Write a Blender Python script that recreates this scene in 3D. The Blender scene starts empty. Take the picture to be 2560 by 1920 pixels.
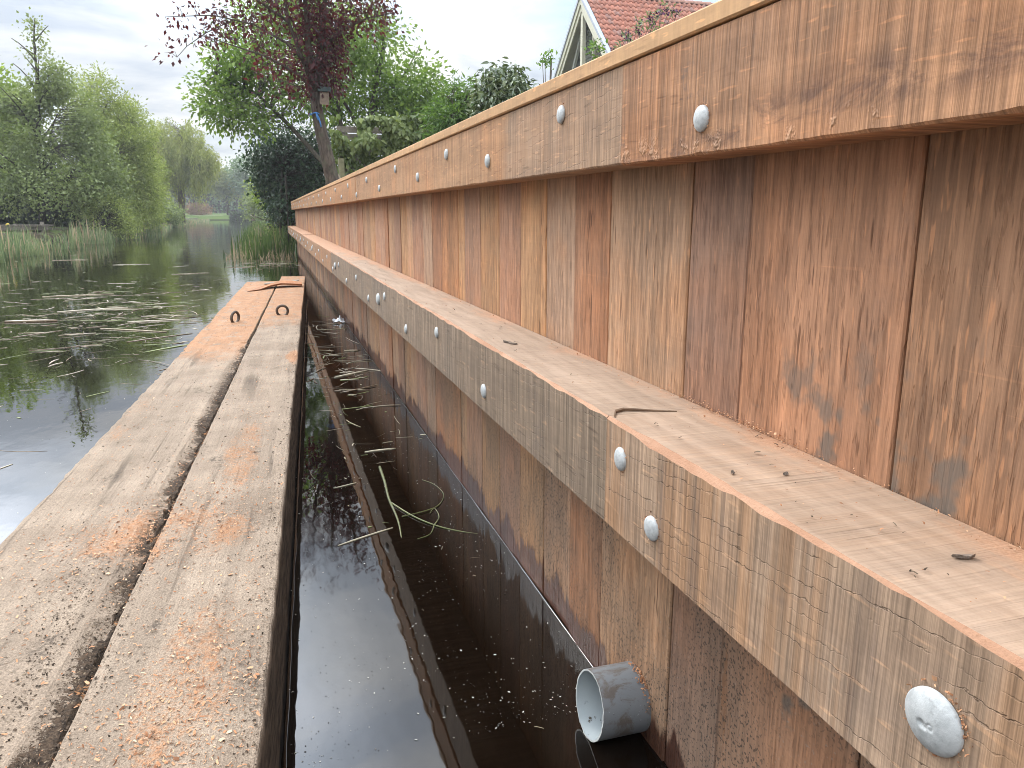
import bpy, math, random
import numpy as np
from mathutils import Matrix, Vector, noise as mnoise

random.seed(7)
rng = np.random.default_rng(11)
S = bpy.context.scene
COL = S.collection
R_ = math.radians

# ------------------------------------------------------------------ camera
F_PX, CX, CY = 1923.0, 1280.0, 960.0            # photograph is 2560 x 1920
PITCH, YAW = R_(12.519), R_(17.312)
sp, cp, sy, cy_ = math.sin(PITCH), math.cos(PITCH), math.sin(YAW), math.cos(YAW)
vF = Vector((sy * cp, cy_ * cp, -sp)); vR = Vector((cy_, -sy, 0)); vU = vR.cross(vF)
cam = bpy.data.cameras.new('camera'); camo = bpy.data.objects.new('camera', cam); COL.objects.link(camo)
cam.sensor_width = 36; cam.lens = 36 * F_PX / 2560; cam.clip_start = 0.02; cam.clip_end = 3000
camo.matrix_world = Matrix(((vR.x, vU.x, -vF.x, 0), (vR.y, vU.y, -vF.y, 0), (vR.z, vU.z, -vF.z, 0), (0, 0, 0, 1)))
S.camera = camo

# ------------------------------------------------------------------ sky, sun, exposure
SUN_DIR = Vector((-0.277, 0.760, 0.588)).normalized()     # from the scene towards the sun
SKY_STRENGTH = 0.10
CLOUD_DARK, CLOUD_LIGHT = (5.7, 6.4, 7.4, 1), (10.2, 10.2, 10.0, 1)
EXPOSURE = 0.05
sun = bpy.data.lights.new('sun', 'SUN'); suno = bpy.data.objects.new('sun', sun); COL.objects.link(suno)
sun.energy = 1.0; sun.angle = R_(12); sun.color = (1.0, 0.95, 0.87)
suno.rotation_euler = (-SUN_DIR).to_track_quat('-Z', 'Y').to_euler()

W = bpy.data.worlds.new('World'); S.world = W; W.use_nodes = True
nt = W.node_tree; nt.nodes.clear()
def wn(t, **k):
    n = nt.nodes.new(t)
    for a, b in k.items(): setattr(n, a, b)
    return n
L = nt.links.new
sky = wn('ShaderNodeTexSky', sky_type='NISHITA', sun_disc=False)
sky.sun_elevation = math.asin(SUN_DIR.z); sky.sun_rotation = math.atan2(SUN_DIR.x, SUN_DIR.y)
sky.air_density = 1.0; sky.dust_density = 1.5
tc = wn('ShaderNodeTexCoord'); sep = wn('ShaderNodeSeparateXYZ'); L(tc.outputs['Generated'], sep.inputs[0])
zc = wn('ShaderNodeMath', operation='MAXIMUM'); L(sep.outputs[2], zc.inputs[0]); zc.inputs[1].default_value = 0.0
zp = wn('ShaderNodeMath', operation='ADD'); L(zc.outputs[0], zp.inputs[0]); zp.inputs[1].default_value = 0.22
dv = wn('ShaderNodeVectorMath', operation='DIVIDE'); L(tc.outputs['Generated'], dv.inputs[0])
cb = wn('ShaderNodeCombineXYZ'); [L(zp.outputs[0], cb.inputs[i]) for i in range(3)]; L(cb.outputs[0], dv.inputs[1])
mp = wn('ShaderNodeMapping'); L(dv.outputs[0], mp.inputs[0])
mp.inputs['Location'].default_value = (2.3, 5.9, 0); mp.inputs['Scale'].default_value = (0.75, 0.95, 0.0)
n1 = wn('ShaderNodeTexNoise'); L(mp.outputs[0], n1.inputs['Vector']); n1.inputs['Scale'].default_value = 1.9; n1.inputs['Detail'].default_value = 6; n1.inputs['Roughness'].default_value = 0.52; n1.inputs['Distortion'].default_value = 0.35
n2 = wn('ShaderNodeTexNoise'); L(mp.outputs[0], n2.inputs['Vector']); n2.inputs['Scale'].default_value = 1.5; n2.inputs['Detail'].default_value = 5; n2.inputs['Roughness'].default_value = 0.5
cov = wn('ShaderNodeValToRGB'); L(n2.outputs[0], cov.inputs[0])
cov.color_ramp.elements[0].position = 0.36; cov.color_ramp.elements[1].position = 0.50
shade = wn('ShaderNodeValToRGB'); L(n1.outputs[0], shade.inputs[0])
shade.color_ramp.elements[0].position = 0.41; shade.color_ramp.elements[1].position = 0.585
shade.color_ramp.elements[0].color = CLOUD_DARK; shade.color_ramp.elements[1].color = CLOUD_LIGHT
m1 = wn('ShaderNodeMix', data_type='RGBA'); L(cov.outputs[0], m1.inputs[0])
skyg = wn('ShaderNodeMix', data_type='RGBA', blend_type='MIX'); skyg.inputs[0].default_value = 0.55
L(sky.outputs[0], skyg.inputs[6]); skyg.inputs[7].default_value = (6.6, 8.2, 10.2, 1)
L(skyg.outputs[2], m1.inputs[6]); L(shade.outputs[0], m1.inputs[7])
# an overcast sky is brighter towards the zenith (CIE overcast distribution)
g1 = wn('ShaderNodeMath', operation='MULTIPLY_ADD'); L(zc.outputs[0], g1.inputs[0]); g1.inputs[1].default_value = 2.6; g1.inputs[2].default_value = 0.70
# and brightest around the veiled sun
sdot = wn('ShaderNodeVectorMath', operation='DOT_PRODUCT'); L(tc.outputs['Generated'], sdot.inputs[0]); sdot.inputs[1].default_value = SUN_DIR
sgl = wn('ShaderNodeMapRange', interpolation_type='SMOOTHERSTEP'); L(sdot.outputs['Value'], sgl.inputs[0]); sgl.inputs[1].default_value = 0.905; sgl.inputs[2].default_value = 1.0; sgl.inputs[3].default_value = 0.0; sgl.inputs[4].default_value = 7.5
hi = wn('ShaderNodeMapRange', interpolation_type='SMOOTHSTEP'); L(zc.outputs[0], hi.inputs[0]); hi.inputs[1].default_value = 0.22; hi.inputs[2].default_value = 0.75; hi.inputs[4].default_value = 1.9
g3 = wn('ShaderNodeMath', operation='ADD'); L(g1.outputs[0], g3.inputs[0]); L(hi.outputs[0], g3.inputs[1]); g1 = g3
g2 = wn('ShaderNodeMath', operation='ADD'); L(g1.outputs[0], g2.inputs[0]); L(sgl.outputs[0], g2.inputs[1]); g1 = g2
gm = wn('ShaderNodeMix', data_type='RGBA', blend_type='MULTIPLY'); gm.inputs[0].default_value = 1
L(m1.outputs[2], gm.inputs[6]); gc = wn('ShaderNodeCombineColor'); [L(g1.outputs[0], gc.inputs[i]) for i in range(3)]; L(gc.outputs[0], gm.inputs[7])
bg = wn('ShaderNodeBackground'); bg.inputs[1].default_value = SKY_STRENGTH; L(gm.outputs[2], bg.inputs[0])
wo = wn('ShaderNodeOutputWorld'); L(bg.outputs[0], wo.inputs[0])

S.view_settings.view_transform = 'Standard'; S.view_settings.look = 'None'
S.view_settings.exposure = EXPOSURE; S.view_settings.gamma = 1; S.view_settings.use_curve_mapping = False
S.render.engine = 'CYCLES'
try:
    S.cycles.use_denoising = True; S.cycles.filter_width = 0.95; S.cycles.max_bounces = 8; S.cycles.transparent_max_bounces = 8
except Exception: pass

# ------------------------------------------------------------------ node helper for materials
class M:
    def __init__(s, name):
        s.m = bpy.data.materials.new(name); s.m.use_nodes = True; s.nt = s.m.node_tree; s.nt.nodes.clear()
        s.out = s.n('ShaderNodeOutputMaterial')
    def n(s, t, **k):
        x = s.nt.nodes.new(t)
        for a, b in k.items(): setattr(x, a, b)
        return x
    def l(s, a, b): s.nt.links.new(a, b)
    def put(s, inp, v):
        if isinstance(v, bpy.types.NodeSocket): s.l(v, inp)
        elif isinstance(v, (tuple, list)) and inp.type == 'RGBA': inp.default_value = (*v[:3], 1)
        else: inp.default_value = v
    def coord(s, w='Object'): return s.n('ShaderNodeTexCoord').outputs[w]
    def pos(s): return s.n('ShaderNodeNewGeometry').outputs['Position']
    def xyz(s, v):
        x = s.n('ShaderNodeSeparateXYZ'); s.l(v, x.inputs[0]); return x.outputs
    def mp(s, v, scale=(1, 1, 1), rot=(0, 0, 0), loc=(0, 0, 0)):
        x = s.n('ShaderNodeMapping'); s.l(v, x.inputs[0]); x.inputs['Scale'].default_value = scale
        x.inputs['Rotation'].default_value = rot; x.inputs['Location'].default_value = loc; return x.outputs[0]
    def noise(s, v, scale=1, detail=2, rough=0.5, dist=0):
        x = s.n('ShaderNodeTexNoise'); s.l(v, x.inputs['Vector']); x.inputs['Scale'].default_value = scale
        x.inputs['Detail'].default_value = detail; x.inputs['Roughness'].default_value = rough; x.inputs['Distortion'].default_value = dist
        return x.outputs[0]
    def vor(s, v, scale=1, feature='F1'):
        x = s.n('ShaderNodeTexVoronoi', feature=feature); s.l(v, x.inputs['Vector']); x.inputs['Scale'].default_value = scale; return x.outputs['Distance']
    def math(s, op, a, b=0.0, c=0.0):
        x = s.n('ShaderNodeMath', operation=op); s.put(x.inputs[0], a); s.put(x.inputs[1], b); s.put(x.inputs[2], c); return x.outputs[0]
    def step(s, v, lo, hi, a=0.0, b=1.0):
        x = s.n('ShaderNodeMapRange', interpolation_type='SMOOTHSTEP'); s.put(x.inputs[0], v)
        x.inputs[1].default_value = lo; x.inputs[2].default_value = hi; x.inputs[3].default_value = a; x.inputs[4].default_value = b; return x.outputs[0]
    def ramp(s, v, stops):
        x = s.n('ShaderNodeValToRGB'); s.put(x.inputs[0], v); e = x.color_ramp.elements
        while len(e) < len(stops): e.new(0.5)
        for i, (p, c) in enumerate(stops): e[i].position = p; e[i].color = (*c[:3], 1)
        return x.outputs[0]
    def mix(s, f, a, b, mode='MIX'):
        x = s.n('ShaderNodeMix', data_type='RGBA', blend_type=mode); s.put(x.inputs[0], f); s.put(x.inputs[6], a); s.put(x.inputs[7], b); return x.outputs[2]
    def grey(s, v):
        x = s.n('ShaderNodeCombineColor'); [s.put(x.inputs[i], v) for i in range(3)]; return x.outputs[0]
    def attr(s, name): return s.n('ShaderNodeAttribute', attribute_name=name).outputs['Fac']
    def bump(s, h, strength=0.3, dist=0.01, nrm=None):
        x = s.n('ShaderNodeBump'); x.inputs['Strength'].default_value = strength; x.inputs['Distance'].default_value = dist; s.l(h, x.inputs['Height'])
        if nrm: s.l(nrm, x.inputs['Normal'])
        return x.outputs[0]
    def bsdf(s, color, rough=0.7, spec=0.5, metal=0.0, nrm=None, ior=None):
        x = s.n('ShaderNodeBsdfPrincipled'); s.put(x.inputs['Base Color'], color); s.put(x.inputs['Roughness'], rough)
        x.inputs['Specular IOR Level'].default_value = spec; x.inputs['Metallic'].default_value = metal
        if ior: x.inputs['IOR'].default_value = ior
        if nrm: s.l(nrm, x.inputs['Normal'])
        return x.outputs[0]
    def done(s, sh): s.l(sh, s.out.inputs['Surface']); return s.m

def plain(name, c, rough=0.7, metal=0.0, var=0.25, scale=8.0, spec=0.4, bump=0.1):
    m = M(name); o = m.coord(); nz = m.noise(o, scale, 4, 0.6)
    col = m.mix(1.0, c, m.grey(m.step(nz, 0.25, 0.75, 1 - var, 1 + var)), 'MULTIPLY')
    return m.done(m.bsdf(col, rough, spec, metal, m.bump(m.noise(o, scale * 6, 3), bump, 0.01)))

# ------------------------------------------------------------------ wood
def wood(name, axis='Z', base=None, band=0.45, orange=0.5, grey=0.5, saw=0.0, crack=0.0, stripe=0.0, stain=0.45,
         pore=0.6, wet=False, dust=None, mud=0.0, rough=0.78, extra=None, bumpk=1.0):
    """sawn tropical hardwood; axis is the grain direction in object space"""
    m = M(name); o0 = m.coord()
    rnd = m.n('ShaderNodeObjectInfo').outputs['Random']
    off = m.n('ShaderNodeVectorMath', operation='MULTIPLY_ADD'); cbn = m.n('ShaderNodeCombineXYZ'); [m.l(rnd, cbn.inputs[i]) for i in range(3)]
    m.l(cbn.outputs[0], off.inputs[0]); off.inputs[1].default_value = (37, 91, 53); m.l(o0, off.inputs[2]); o = off.outputs[0]
    fk = 0.14 if axis == 'Y' else 0.9
    def sc(c, a): return (c, c, a) if axis == 'Z' else (c, a, c)
    b = base if base is not None else m.n('ShaderNodeObjectInfo').outputs['Color']
    b = m.mix(1, b, (1.03, 1.0, 0.94), 'MULTIPLY')
    broad = m.noise(m.mp(o, sc(11, 0.55)), 1, 3, 0.55, 0.4)
    fibre = m.noise(m.mp(o, sc(105, 4)), 1, 4, 0.68)
    fine = m.noise(m.mp(o, sc(260, 12)), 1, 2, 0.6)
    blot = m.noise(o, 4.5, 5, 0.62)
    col = m.mix(m.math('MULTIPLY', m.step(blot, 0.42, 0.66), orange), b, m.mix(1, b, (1.38, 0.98, 0.62), 'MULTIPLY'))
    blot2 = m.noise(m.mp(o, (3.2, 3.2, 3.2), loc=(9, 4, 2)), 1, 5, 0.6)
    col = m.mix(m.math('MULTIPLY', m.step(blot2, 0.46, 0.7), grey), col, m.mix(1, b, (0.70, 0.82, 1.0), 'MULTIPLY'))
    col = m.mix(1, col, m.grey(m.step(broad, 0.25, 0.75, 1 - band * 0.7, 1 + band * 0.55)), 'MULTIPLY')
    col = m.mix(fk, col, m.mix(1, col, m.grey(m.step(fibre, 0.28, 0.72, 0.72, 1.24)), 'MULTIPLY'))
    col = m.mix(0.8 * fk, col, m.grey(m.step(fine, 0.2, 0.8, 0.8, 1.16)), 'MULTIPLY')
    fig = m.noise(m.mp(o, sc(42, 7), loc=(8, 1, 3)), 1, 5, 0.7, 1.1)
    col = m.mix(1, col, m.grey(m.step(fig, 0.3, 0.7, *((0.94, 1.05) if axis == 'Y' else (0.91, 1.08)))), 'MULTIPLY')
    mott = m.noise(m.mp(o, (14, 14, 14) if axis == 'Y' else sc(16, 7), loc=(2, 9, 4)), 1, 6, 0.75)
    col = m.mix(1, col, m.mix(m.step(mott, 0.3, 0.7), (0.90, 0.89, 0.89), (1.09, 1.08, 1.05)), 'MULTIPLY')
    h = m.math('MULTIPLY_ADD', fibre, 0.7 * fk, m.math('MULTIPLY', fine, 0.5 * fk))
    # dark pores and light flecks along the grain
    po = m.noise(m.mp(o, sc(170, 17), loc=(3, 1, 7)), 1, 1)
    gate = m.step(m.noise(m.mp(o, sc(14, 2), loc=(5, 5, 1)), 1, 2), 0.45, 0.65)
    col = m.mix(m.math('MULTIPLY', m.math('MULTIPLY', m.step(po, 0.62, 0.72), gate), pore), col, m.mix(1, b, (0.28, 0.22, 0.18), 'MULTIPLY'))
    fl = m.noise(m.mp(o, sc(150, 24), loc=(31, 11, 7)), 1, 1)
    col = m.mix(m.math('MULTIPLY', m.step(fl, 0.65, 0.74), 0.5), col, m.mix(1, b, (1.7, 1.5, 1.3), 'MULTIPLY'))
    if axis == 'Z':  # pale cross scratches from handling
        scr = m.noise(m.mp(o, (3, 3, 150), loc=(1, 7, 7)), 1, 3, 0.6); sg = m.step(m.noise(m.mp(o, (9, 9, 7), loc=(3, 7, 1)), 1, 2), 0.54, 0.66)
        col = m.mix(m.math('MULTIPLY', m.math('MULTIPLY', m.step(scr, 0.62, 0.72), sg), 0.4), col, m.mix(1, col, (1.5, 1.42, 1.32), 'MULTIPLY'))
        edg = m.noise(m.mp(o, (20, 20, 2.4), loc=(6, 6, 6)), 1, 5, 0.7); col = m.mix(m.math('MULTIPLY', m.step(edg, 0.62, 0.72), 0.3), col, m.mix(1, b, (0.40, 0.42, 0.46), 'MULTIPLY'))
    if axis == 'Z':  # crisp open pores and ray flecks all over the sawn face
        f1 = m.noise(m.mp(o, sc(150, 15), loc=(13, 2, 5)), 1, 2, 0.7); f2 = m.noise(m.mp(o, sc(125, 10), loc=(3, 22, 15)), 1, 2, 0.7); fz = m.step(m.noise(m.mp(o, sc(7, 1.6), loc=(3, 3, 8)), 1, 3), 0.34, 0.62, 0.25, 1.0)
        col = m.mix(m.math('MULTIPLY', m.math('MULTIPLY', m.step(f1, 0.555, 0.61), fz), 0.5), col, m.mix(1, b, (0.45, 0.40, 0.36), 'MULTIPLY'))
        col = m.mix(m.math('MULTIPLY', m.math('MULTIPLY', m.step(f2, 0.575, 0.63), fz), 0.42), col, m.mix(1, b, (1.55, 1.48, 1.38), 'MULTIPLY'))
        h = m.math('SUBTRACT', h, m.math('MULTIPLY', m.step(f1, 0.56, 0.62), 0.5))
    if stripe:      # coloured growth streaks running across the sawn face
        st = m.noise(m.mp(o, (1.2, 17, 1.1) if axis == 'Y' else (17, 17, 0.6), loc=(2, 8, 3)), 1, 4, 0.6)
        col = m.mix(m.math('MULTIPLY', m.step(st, 0.50, 0.60), stripe), col, (0.36, 0.185, 0.085))
        st2 = m.noise(m.mp(o, (1.2, 26, 0.8) if axis == 'Y' else (26, 26, 0.5), loc=(12, 3, 3)), 1, 4, 0.6)
        col = m.mix(m.math('MULTIPLY', m.step(st2, 0.575, 0.65), stripe), col, (0.10, 0.075, 0.065))
    if saw:         # fine saw kerfs square to the grain
        ks = (4, 170, 4) if axis == 'Y' else (4, 4, 260)
        sw = m.noise(m.mp(o, ks), 1, 3, 0.7)
        kb = (2.5, 62, 2.5) if axis == 'Y' else (2, 2, 60)
        sw2 = m.noise(m.mp(o, kb, loc=(1, 2, 8)), 1, 3, 0.6)
        col = m.mix(saw, col, m.mix(1, col, m.grey(m.step(sw, 0.32, 0.68, 0.58, 1.40)), 'MULTIPLY'))
        col = m.mix(saw, col, m.mix(1, col, m.grey(m.step(sw2, 0.3, 0.7, 0.74, 1.26)), 'MULTIPLY'))
        h = m.math('MULTIPLY_ADD', sw, 1.5 * saw, h); h = m.math('MULTIPLY_ADD', sw2, 1.4 * saw, h)
    if crack:       # drying checks: thin broken lines roughly along the grain
        wv = m.n('ShaderNodeTexWave', wave_type='BANDS', bands_direction='Z', wave_profile='SIN')
        q = m.xyz(o); cv = m.n('ShaderNodeCombineXYZ'); m.put(cv.inputs[1], m.math('MULTIPLY', q[1], 0.55)); m.put(cv.inputs[2], m.math('MULTIPLY_ADD', q[1], 0.10, q[2]))
        m.l(cv.outputs[0], wv.inputs[0]); wv.inputs['Scale'].default_value = 22; wv.inputs['Distortion'].default_value = 2.6
        wv.inputs['Detail'].default_value = 3; wv.inputs['Detail Scale'].default_value = 4.5; wv.inputs['Detail Roughness'].default_value = 0.6
        gt = m.step(m.noise(m.mp(o, (12, 7, 40), loc=(4, 4, 4)), 1, 3), 0.46, 0.62)
        ck = m.math('MULTIPLY', m.step(wv.outputs['Fac'], 0.022, 0.0), gt)
        col = m.mix(m.math('MULTIPLY', ck, crack), col, (0.05, 0.03, 0.02)); h = m.math('SUBTRACT', h, m.math('MULTIPLY', ck, 0.8))
    if stain:       # blue-black iron and tannin stains
        s1 = m.noise(m.mp(o, sc(8, 3.2), loc=(17, 2, 9)), 1, 6, 0.7, 0.6)
        col = m.mix(m.math('MULTIPLY', m.step(s1, 0.60, 0.74), stain), col, (0.070, 0.058, 0.060))
        s2 = m.noise(m.mp(o, sc(60, 18), loc=(7, 12, 9)), 1, 3, 0.7)
        col = m.mix(m.math('MULTIPLY', m.step(s2, 0.70, 0.78), stain), col, (0.055, 0.045, 0.045))
    ro = rough
    if mud:
        md = m.noise(m.mp(o, (9, 9, 9), loc=(1, 6, 2)), 1, 4, 0.55)
        low = m.step(m.xyz(m.pos())[2], -0.05, -0.26)
        col = m.mix(m.math('MULTIPLY', m.math('MULTIPLY', m.step(md, 0.575, 0.64), low), mud), col, (0.135, 0.110, 0.088))
    if wet:
        P = m.pos(); X = m.xyz(P); z = X[2]
        below = m.step(z, -0.40, -0.47)
        # splashed specks of mud on the lower boards
        v = m.noise(P, 210, 1, 0.5); dn = m.noise(m.mp(P, (4, 4, 3)), 1, 3)
        sp1 = m.math('MULTIPLY', m.math('MULTIPLY', m.step(v, 0.57, 0.64), m.step(dn, 0.36, 0.62)), below)
        col = m.mix(m.math('MULTIPLY', m.math('MULTIPLY', below, m.step(dn, 0.35, 0.65)), 0.55), col, (0.165, 0.118, 0.084))
        rs = m.noise(m.mp(o, (34, 34, 1.6), loc=(5, 2, 8)), 1, 4, 0.6); col = m.mix(m.math('MULTIPLY', m.math('MULTIPLY', m.step(rs, 0.62, 0.70), below), 0.55), col, (0.20, 0.088, 0.036))
        col = m.mix(m.math('MULTIPLY', sp1, 0.75), col, (0.035, 0.028, 0.022))
        v2 = m.noise(P, 170, 2, 0.5)
        col = m.mix(m.math('MULTIPLY', m.math('MULTIPLY', m.step(v2, 0.64, 0.72), below), 0.4), col, (0.30, 0.25, 0.20))
        # water drawn up into the end grain, ragged upper edge
        e = m.math('MULTIPLY_ADD', m.noise(m.mp(o, (9, 9, 1.2)), 1, 4, 0.7), 0.24, m.math('MULTIPLY', m.noise(m.mp(o, (90, 90, 3)), 1, 2), 0.05))
        lim = m.math('ADD', e, -0.965)
        wt = m.step(m.math('SUBTRACT', z, lim), 0.006, -0.012)
        col = m.mix(m.math('MULTIPLY', wt, 0.92), col, m.mix(1, col, (0.26, 0.17, 0.17), 'MULTIPLY'))
        ro = m.math('MULTIPLY_ADD', wt, -0.42, rough)
    if dust:        # fresh orange sawdust lying on the upper face
        P = m.pos(); X = m.xyz(P); up = m.step(m.xyz(m.n('ShaderNodeNewGeometry').outputs['True Normal'])[2], 0.5, 0.9)
        dz = m.noise(m.mp(P, (9, 3.2, 9)), 1, 6, 0.72)
        edge = m.step(X[0], 0.470, 0.572, -0.06, 0.17)
        far = m.step(X[1], 1.6, 9.0, -0.05, 0.34)
        tl = m.noise(m.mp(o, (5, 150, 5), rot=(0, 0, R_(24))), 1, 3, 0.65); col = m.mix(up, col, m.mix(1, col, m.grey(m.step(tl, 0.3, 0.7, 0.86, 1.10)), 'MULTIPLY'))
        dm = m.math('MULTIPLY', m.step(m.math('ADD', m.math('ADD', dz, edge), far), 0.50, 0.72), up)
        g = m.noise(P, 420, 2)
        col = m.mix(m.math('MULTIPLY', up, 0.70), col, m.mix(m.step(m.noise(m.mp(o, (40, 4, 40)), 1, 4, 0.65), 0.3, 0.7), (0.30, 0.205, 0.140), (0.44, 0.315, 0.225)))
        col = m.mix(m.math('MULTIPLY', dm, 0.72), col, m.mix(m.step(g, 0.3, 0.7), (0.38, 0.190, 0.098), (0.52, 0.285, 0.165)))
    if extra: col, h, ro = extra(m, o0, o, col, h, ro)
    nr = m.bump(h, 0.55 * bumpk, 0.004)
    return m.done(m.bsdf(col, ro, 0.28, 0.0, nr))

def fresh_wood():
    m = M('fresh_cut_wood'); o = m.coord(); n1 = m.noise(m.mp(o, (30, 9, 30)), 1, 4, 0.6); n2 = m.noise(o, 300, 2)
    col = m.mix(m.step(n1, 0.3, 0.7), (0.325, 0.172, 0.102), (0.43, 0.250, 0.158)); col = m.mix(m.step(n2, 0.6, 0.75, 0, 0.5), col, (0.25, 0.13, 0.07))
    return m.done(m.bsdf(col, 0.85, 0.2, 0, m.bump(n2, 0.4, 0.003)))

# ------------------------------------------------------------------ mesh helpers
def link(o, parent=None):
    COL.objects.link(o)
    if parent: o.parent = parent
    return o
def mesh(name, verts, faces, mats, parent=None, smooth=False, fm=None, attrs=None, loc=None):
    me = bpy.data.meshes.new(name)
    me.from_pydata([tuple(map(float, v)) for v in verts], [], faces); me.update()
    for mt in (mats if isinstance(mats, (list, tuple)) else [mats]): me.materials.append(mt)
    if fm is not None: me.polygons.foreach_set('material_index', np.asarray(fm, dtype=np.int32))
    if smooth: me.polygons.foreach_set('use_smooth', np.ones(len(me.polygons), dtype=bool))
    if attrs:
        for k, v in attrs.items():
            a = me.attributes.new(k, 'FLOAT', 'POINT'); a.data.foreach_set('value', np.asarray(v, dtype=np.float32))
    o = bpy.data.objects.new(name, me)
    if loc is not None: o.location = loc
    return link(o, parent)
def fast_mesh(name, V, Q, mats, parent=None, rnd=None, smooth=False):
    """V (n,3), Q (k,m) faces of m corners, numpy"""
    me = bpy.data.meshes.new(name); n, (k, mm) = len(V), Q.shape
    me.vertices.add(n); me.vertices.foreach_set('co', np.asarray(V, dtype=np.float32).ravel())
    me.loops.add(k * mm); me.loops.foreach_set('vertex_index', Q.astype(np.int32).ravel())
    me.polygons.add(k); me.polygons.foreach_set('loop_start', np.arange(k, dtype=np.int32) * mm)
    try: me.polygons.foreach_set('loop_total', np.full(k, mm, dtype=np.int32))
    except Exception: pass
    if smooth: me.polygons.foreach_set('use_smooth', np.ones(k, dtype=bool))
    if rnd is not None:
        a = me.attributes.new('rnd', 'FLOAT', 'POINT'); a.data.foreach_set('value', np.asarray(rnd, dtype=np.float32))
    me.update(calc_edges=True); me.validate()
    for mt in (mats if isinstance(mats, (list, tuple)) else [mats]): me.materials.append(mt)
    return link(bpy.data.objects.new(name, me), parent)
def tag(o, label=None, cat=None, group=None, kind=None):
    if label: o['label'] = label
    if cat: o['category'] = cat
    if group: o['group'] = group
    if kind: o['kind'] = kind
    return o
def empty(name, loc, label, cat, group=None):
    o = bpy.data.objects.new(name, None); o.location = loc; o.empty_display_size = 0.1; COL.objects.link(o); return tag(o, label, cat, group)
class Buf:
    def __init__(s): s.v, s.f, s.m = [], [], []
    def add(s, v, f, mi=0):
        b = len(s.v); s.v += [tuple(p) for p in v]; s.f += [tuple(i + b for i in q) for q in f]; s.m += [mi] * len(f)
    def box(s, a, b, mi=0, M4=None):
        x0, y0, z0 = a; x1, y1, z1 = b
        v = [Vector(p) for p in ((x0, y0, z0), (x1, y0, z0), (x1, y1, z0), (x0, y1, z0), (x0, y0, z1), (x1, y0, z1), (x1, y1, z1), (x0, y1, z1))]
        if M4: v = [M4 @ p for p in v]
        s.add(v, [(0, 3, 2, 1), (4, 5, 6, 7), (0, 1, 5, 4), (1, 2, 6, 5), (2, 3, 7, 6), (3, 0, 4, 7)], mi)
    def tube(s, pts, rad, n=6, mi=0, cap=True):
        pts = [Vector(p) for p in pts]; rad = rad if hasattr(rad, '__len__') else [rad] * len(pts); vs = []; pu = None
        for i, p in enumerate(pts):
            t = (pts[min(i + 1, len(pts) - 1)] - pts[max(i - 1, 0)]).normalized()
            if pu is None: pu = t.orthogonal().normalized()
            u = (pu - t * pu.dot(t)).normalized(); w = t.cross(u); pu = u
            for k in range(n):
                a = 2 * math.pi * k / n; vs.append(p + (u * math.cos(a) + w * math.sin(a)) * rad[i])
        fs = [(i * n + k, i * n + (k + 1) % n, (i + 1) * n + (k + 1) % n, (i + 1) * n + k) for i in range(len(pts) - 1) for k in range(n)]
        if cap: fs += [tuple(range(n - 1, -1, -1)), tuple((len(pts) - 1) * n + k for k in range(n))]
        s.add(vs, fs, mi)
    def build(s, name, mats, parent=None, smooth=False, loc=None): return mesh(name, s.v, s.f, mats, parent, smooth, s.m, None, loc)

ZW = -0.893           # water level; the camera is the origin, 0.89 m above the water
XW = 0.572            # face of the planks

# ------------------------------------------------------------------ ground
def smooth(a, b, x): t = min(1, max(0, (x - a) / (b - a))); return t * t * (3 - 2 * t)
def bank_left(y): return -5.05 + 0.35 * math.sin(y * 0.21) - 0.030 * max(0, y - 34) - (2.2 * smooth(16, 4, y))
def ground_z(x, y):
    lb = bank_left(y); bed = -1.9
    if y < 17.4: rb, rz = 0.66, 0.12
    else: rb, rz = 0.75 + 0.3 * math.sin(y * 0.3) - 0.016 * (y - 17), -0.45
    z = bed
    hl = smooth(lb + 0.2, lb - 1.2, x) * (1.36 + 0.25 * smooth(lb - 2, lb - 9, x))
    w = 0.03 if y < 17.4 else 0.9
    hr = smooth(rb - w, rb + w, x) * (rz - bed + (0.45 * smooth(rb, rb + 5, x) if y >= 17.4 else 0))
    hf = smooth(108.2, 111.5, y) * (1.62 + 0.3 * smooth(112, 150, y))
    z = bed + max(hl, hr, hf)
    return z + 0.05 * mnoise.noise(Vector((x * 0.7, y * 0.7, 0))) * (1 if z > -0.85 and not (x > 0 and y < 17.4) else 0)
xs = np.unique(np.concatenate([np.linspace(-900, -60, 12), np.linspace(-60, -12, 14), np.linspace(-12, -3, 40), np.linspace(-3, 0.5, 12), [0.6, 0.63, 0.66, 0.69, 0.72], np.linspace(0.8, 4, 20), np.linspace(4.5, 60, 20), np.linspace(70, 900, 12)]))
ys = np.unique(np.concatenate([np.linspace(-300, -6, 8), np.linspace(-5, 17.3, 40), [17.35, 17.4, 17.45], np.linspace(17.6, 60, 60), np.linspace(61, 106, 24), np.linspace(107, 116, 28), np.linspace(118, 160, 12), np.linspace(180, 2200, 14)]))
gv = [(x, y, ground_z(x, y)) for y in ys for x in xs]; nx = len(xs)
gf = [(j * nx + i, j * nx + i + 1, (j + 1) * nx + i + 1, (j + 1) * nx + i) for j in range(len(ys) - 1) for i in range(nx - 1)]
m = M('bank_ground'); P = m.pos(); X = m.xyz(P); a = m.noise(P, 1.3, 6, 0.65); b = m.noise(P, 14, 4, 0.7); c = m.noise(m.mp(P, (0.18, 0.5, 1)), 1, 3)
grass = m.mix(m.step(b, 0.3, 0.7), (0.050, 0.085, 0.020), (0.11, 0.155, 0.045)); grass = m.mix(m.step(c, 0.4, 0.65, 0, 0.6), grass, (0.13, 0.175, 0.05))
earth = m.mix(m.step(b, 0.3, 0.7), (0.030, 0.023, 0.015), (0.07, 0.055, 0.035))
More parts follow.
